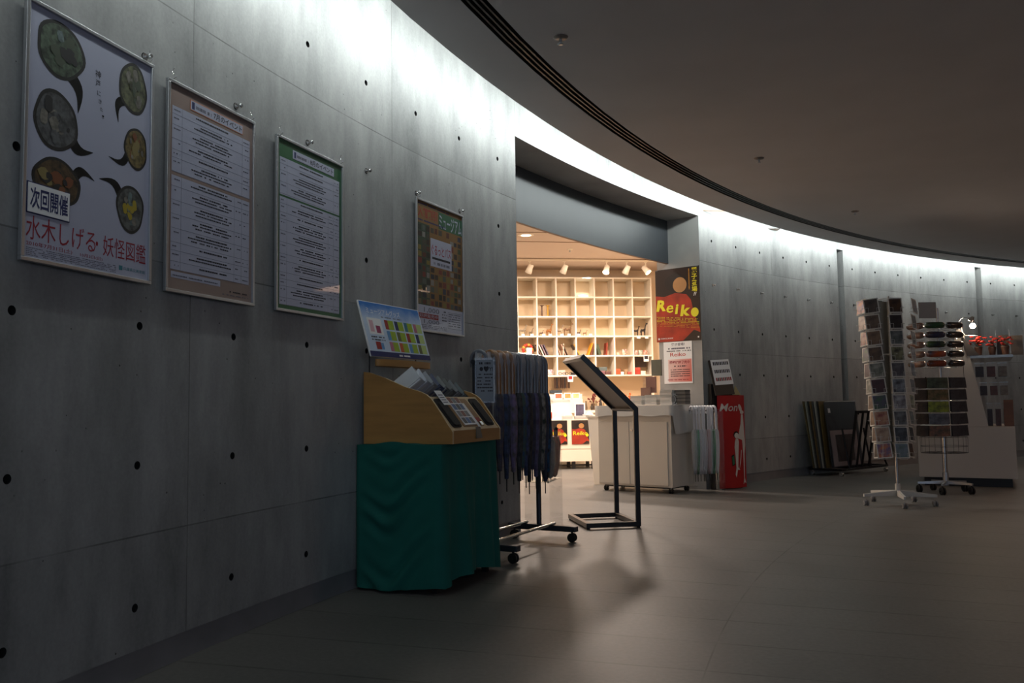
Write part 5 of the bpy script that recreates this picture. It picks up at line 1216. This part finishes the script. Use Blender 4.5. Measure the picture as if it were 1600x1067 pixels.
# track lights
t = thing('light_track', 'thin cream lighting track across the shop ceiling', 'lighting track', MS @ Vector((0, -.72, 3.29)), SHR)
b = MB(); b.box(-.9, 2.4, -.018, .018, -.025, 0, sw); b.build('track', t)
lampm = mat('lamp_lit', (255, 240, 220), .4, emit=(255, 228, 190), es=30)
for k, (px, lit) in enumerate(((813, 0), (868, 0), (936, 1), (969, 0), (1000, 1))):
    x = (px-800)/1340*13.35/.9889-.02
    loc = MS @ Vector((x, -.72, 3.27))
    tk = thing('spotlight', '%s cream spotlight on the shop track, %s from the left' % ('lit' if lit else 'unlit', ORD[k]), 'spotlight', loc, SHR, 'spotlights on the shop track')
    b = MB(); b.box(-.02, .02, -.02, .02, -.02, 0, sw); b.tube([(0, 0, -.02), (0, 0, -.09)], .008, sw, 8); b.build('bracket', tk)
    b = MB(); sg = 1 if px == 1000 else -1
    b.M = Matrix.Translation((0, 0, -.13)) @ Matrix.Rotation(sg*(-.55 if px in (1000,) else -.35), 4, 'Y') @ Matrix.Rotation(-.5 if lit else .5, 4, 'X')
    b.lathe([(.02, .07), (.042, .06), (.045, .0), (.055, -.075), (.05, -.075), (.045, -.05)], sw, 20, caps=False)
    o = b.build('lamp_head', tk)
    if lit:
        b2 = MB(); b2.M = b.M; b2.lathe([(.001, -.066), (.047, -.066)][::-1], lampm, 20, caps=False); b2.lathe([(.047, -.0665), (.001, -.0664)], lampm, 20, caps=False); b2.build('lens', o)
# ceiling fittings
def ceil_fit(x, y, z, name, label, cat, r=.045, c=None):
    tk = thing(name, label, cat, (x, y, z))
    b = MB(); b.lathe([(r, 0), (r*.9, -.008), (r*.5, -.012), (.008, -.013)], c or steel, 20); b.build('plate', tk)
    b = MB(); b.tube([(0, 0, -.01), (0, 0, -.04)], .008, alu, 8); b.lathe([(.003, -.045), (.018, -.045), (.018, -.042)], alu, 12); b.build('nozzle', tk)
for k, (x, y) in enumerate(((.312, 4.909), (2.221, 7.497), (3.958, 9.717))):
    ceil_fit(x, y, ZC, 'sprinkler_head', 'small sprinkler head in the dark ceiling, %s to the camera' % ('nearest', 'second nearest', 'farthest')[k], 'sprinkler', c=col('sprinkler_plate', (130, 120, 112), .4, .3))
ceil_fit(.88, 12.6, 3.30, 'smoke_detector', 'small round detector on the cream shop ceiling', 'detector', c=sw)
tk = thing('downlight', 'round recessed downlight in the cream shop ceiling near the opening', 'downlight', (.21, 11.5, 3.30)); b = MB(); b.lathe([(.11, 0), (.10, -.006), (.07, -.004)], sw, 24, caps=False); b.build('rim', tk)
b = MB(); b.lathe([(.07, -.003), (.001, -.003)], mat('downlight_lit', (255, 240, 220), .4, emit=(255, 228, 190), es=6), 24, caps=False); b.build('lens', tk)
b = MB(); b.tube([(-.04, -.01, .003), (-.01, -.005, .003), (.015, .01, .004), (.025, .03, .003)], .0018, offw, 6)
simple(b, 'loose_thread', (-.97, 3.22, 0), 'short white thread lying on the dark floor near the camera', 'thread')
# ------------------------------------------------------------------ LIGHT
def area(name, loc, rot, sx, sy, power, color, spread=PI):
    l = bpy.data.lights.new(name, 'AREA'); l.shape = 'RECTANGLE'; l.size = sx; l.size_y = sy; l.energy = power; l.color = color; l.spread = spread
    o = bpy.data.objects.new(name, l); C.objects.link(o); o.location = loc; o.rotation_euler = rot; return o
cool = (.93, 1.0, .97)
COVE = 11.0; COVETILT = -.12
s = -7.0
while s < 30:
    sc = s+.6; P = wp(sc, .40, 3.33); a = ang(sc)
    w = Vector((math.cos(a), math.sin(a), 0))            # towards the wall
    dirv = (w*1.0+Vector((0, 0, COVETILT))).normalized()
    if sc > -3 or True:
        o = area('cove_tube', P, (0, 0, 0), 1.16, .035, COVE, cool)
        xa = Vector((-w.y, w.x, 0)); za = -dirv; ya = za.cross(xa)
        o.rotation_euler = Matrix((xa, ya, za)).transposed().to_euler()
    s += 1.2
warm = (1.0, .83, .70)
def down(x, y, z, sx, power, color): return area('ceiling_lamp', (x, y, z), (0, 0, 0), sx, sx, power, color)
for x, y, p in ((.2, 11.5, 120), (1.6, 12.4, 105), (-1.2, 11.5, 110), (.4, 9.6, 12)): down(x, y, 3.27, .30, p, warm)
def spot(loc, tgt, power, ang_, color, r=.03, blend=.5):
    l = bpy.data.lights.new('shop_spot', 'SPOT'); l.energy = power; l.spot_size = ang_; l.spot_blend = blend; l.color = color; l.shadow_soft_size = r
    o = bpy.data.objects.new('shop_spot', l); C.objects.link(o); o.location = loc
    o.rotation_euler = (Vector(tgt)-Vector(loc)).to_track_quat('-Z', 'Y').to_euler(); return o
spot(MS @ Vector((1.37, -.78, 3.03)), MS @ Vector((.75, .1, 1.0)), 44, 1.5, warm)
spot(MS @ Vector((2.0, -.78, 3.03)), MS @ Vector((1.2, .2, .9)), 28, 1.3, warm)
spot(MS @ Vector((-.3, -.9, 3.1)), MS @ Vector((.1, .2, 1.6)), 30, 1.3, warm)  # added to brighten the shelves, no lit track head here
spot(MS @ Vector((.4, -.9, 3.1)), MS @ Vector((.7, -.6, .7)), 50, 1.3, warm)  # added to brighten the sales table, no lit track head here
spot(MS @ Vector((1.24, -.30, 3.27)), MS @ Vector((1.165, .2, 2.85)), 34, .55, (.95, 1, .95), .02, .5)  # shelf light of the bright top cell, off the track
# small lamps at the goods on the right and warm hall lamp off to the right
l = bpy.data.lights.new('clip_lamp_light', 'POINT'); l.energy = 3.5; l.color = (1, .8, .6); l.shadow_soft_size = .035
o = bpy.data.objects.new('clip_lamp_light', l); C.objects.link(o); o.location = MG @ Vector((.64, -.08, 1.80))
area('hall_lamp', (8.5, 6.5, 3.12), (0, 0, 0), 1.2, 1.2, 48, (1.0, .62, .42))
area('hall_lamp', (7.5, 11.5, 3.12), (0, 0, 0), .8, .8, 16, (1.0, .62, .42))
area('entrance_daylight', (3.5, -6.5, 2.0), (PI/2, 0, 0), 8, 2.6, 95, (.64, .77, 1.0))
w = bpy.data.worlds.new('World'); bpy.context.scene.world = w; w.use_nodes = True
w.node_tree.nodes['Background'].inputs[0].default_value = (.75, .85, 1.0, 1); w.node_tree.nodes['Background'].inputs[1].default_value = .03
# ------------------------------------------------------------------ CAMERA
cam = bpy.data.cameras.new('camera'); co = bpy.data.objects.new('camera', cam); C.objects.link(co)
cam.sensor_width = 36; cam.sensor_fit = 'HORIZONTAL'; cam.lens = FPX/1600*36; cam.clip_start = .05; cam.clip_end = 200
fw = Vector((0, math.cos(PITCH), math.sin(PITCH))); dn0 = Vector((0, math.sin(PITCH), -math.cos(PITCH))); r0 = Vector((1, 0, 0))
cr, sr = math.cos(ROLL), math.sin(ROLL)
rt = r0*cr-dn0*sr; dn = r0*sr+dn0*cr
M = Matrix((rt, -dn, -fw)).transposed().to_4x4(); M.translation = Vector((0, 0, CAMZ)); co.matrix_world = M
sc = bpy.context.scene; sc.camera = co
sc.view_settings.view_transform = 'Standard'; sc.view_settings.look = 'None'; sc.view_settings.gamma = 1; sc.view_settings.use_curve_mapping = False; sc.view_settings.exposure = 0
sc.cycles.use_denoising = True
sc.cycles.max_bounces = 8; sc.cycles.transparent_max_bounces = 16; sc.cycles.sample_clamp_indirect = 4
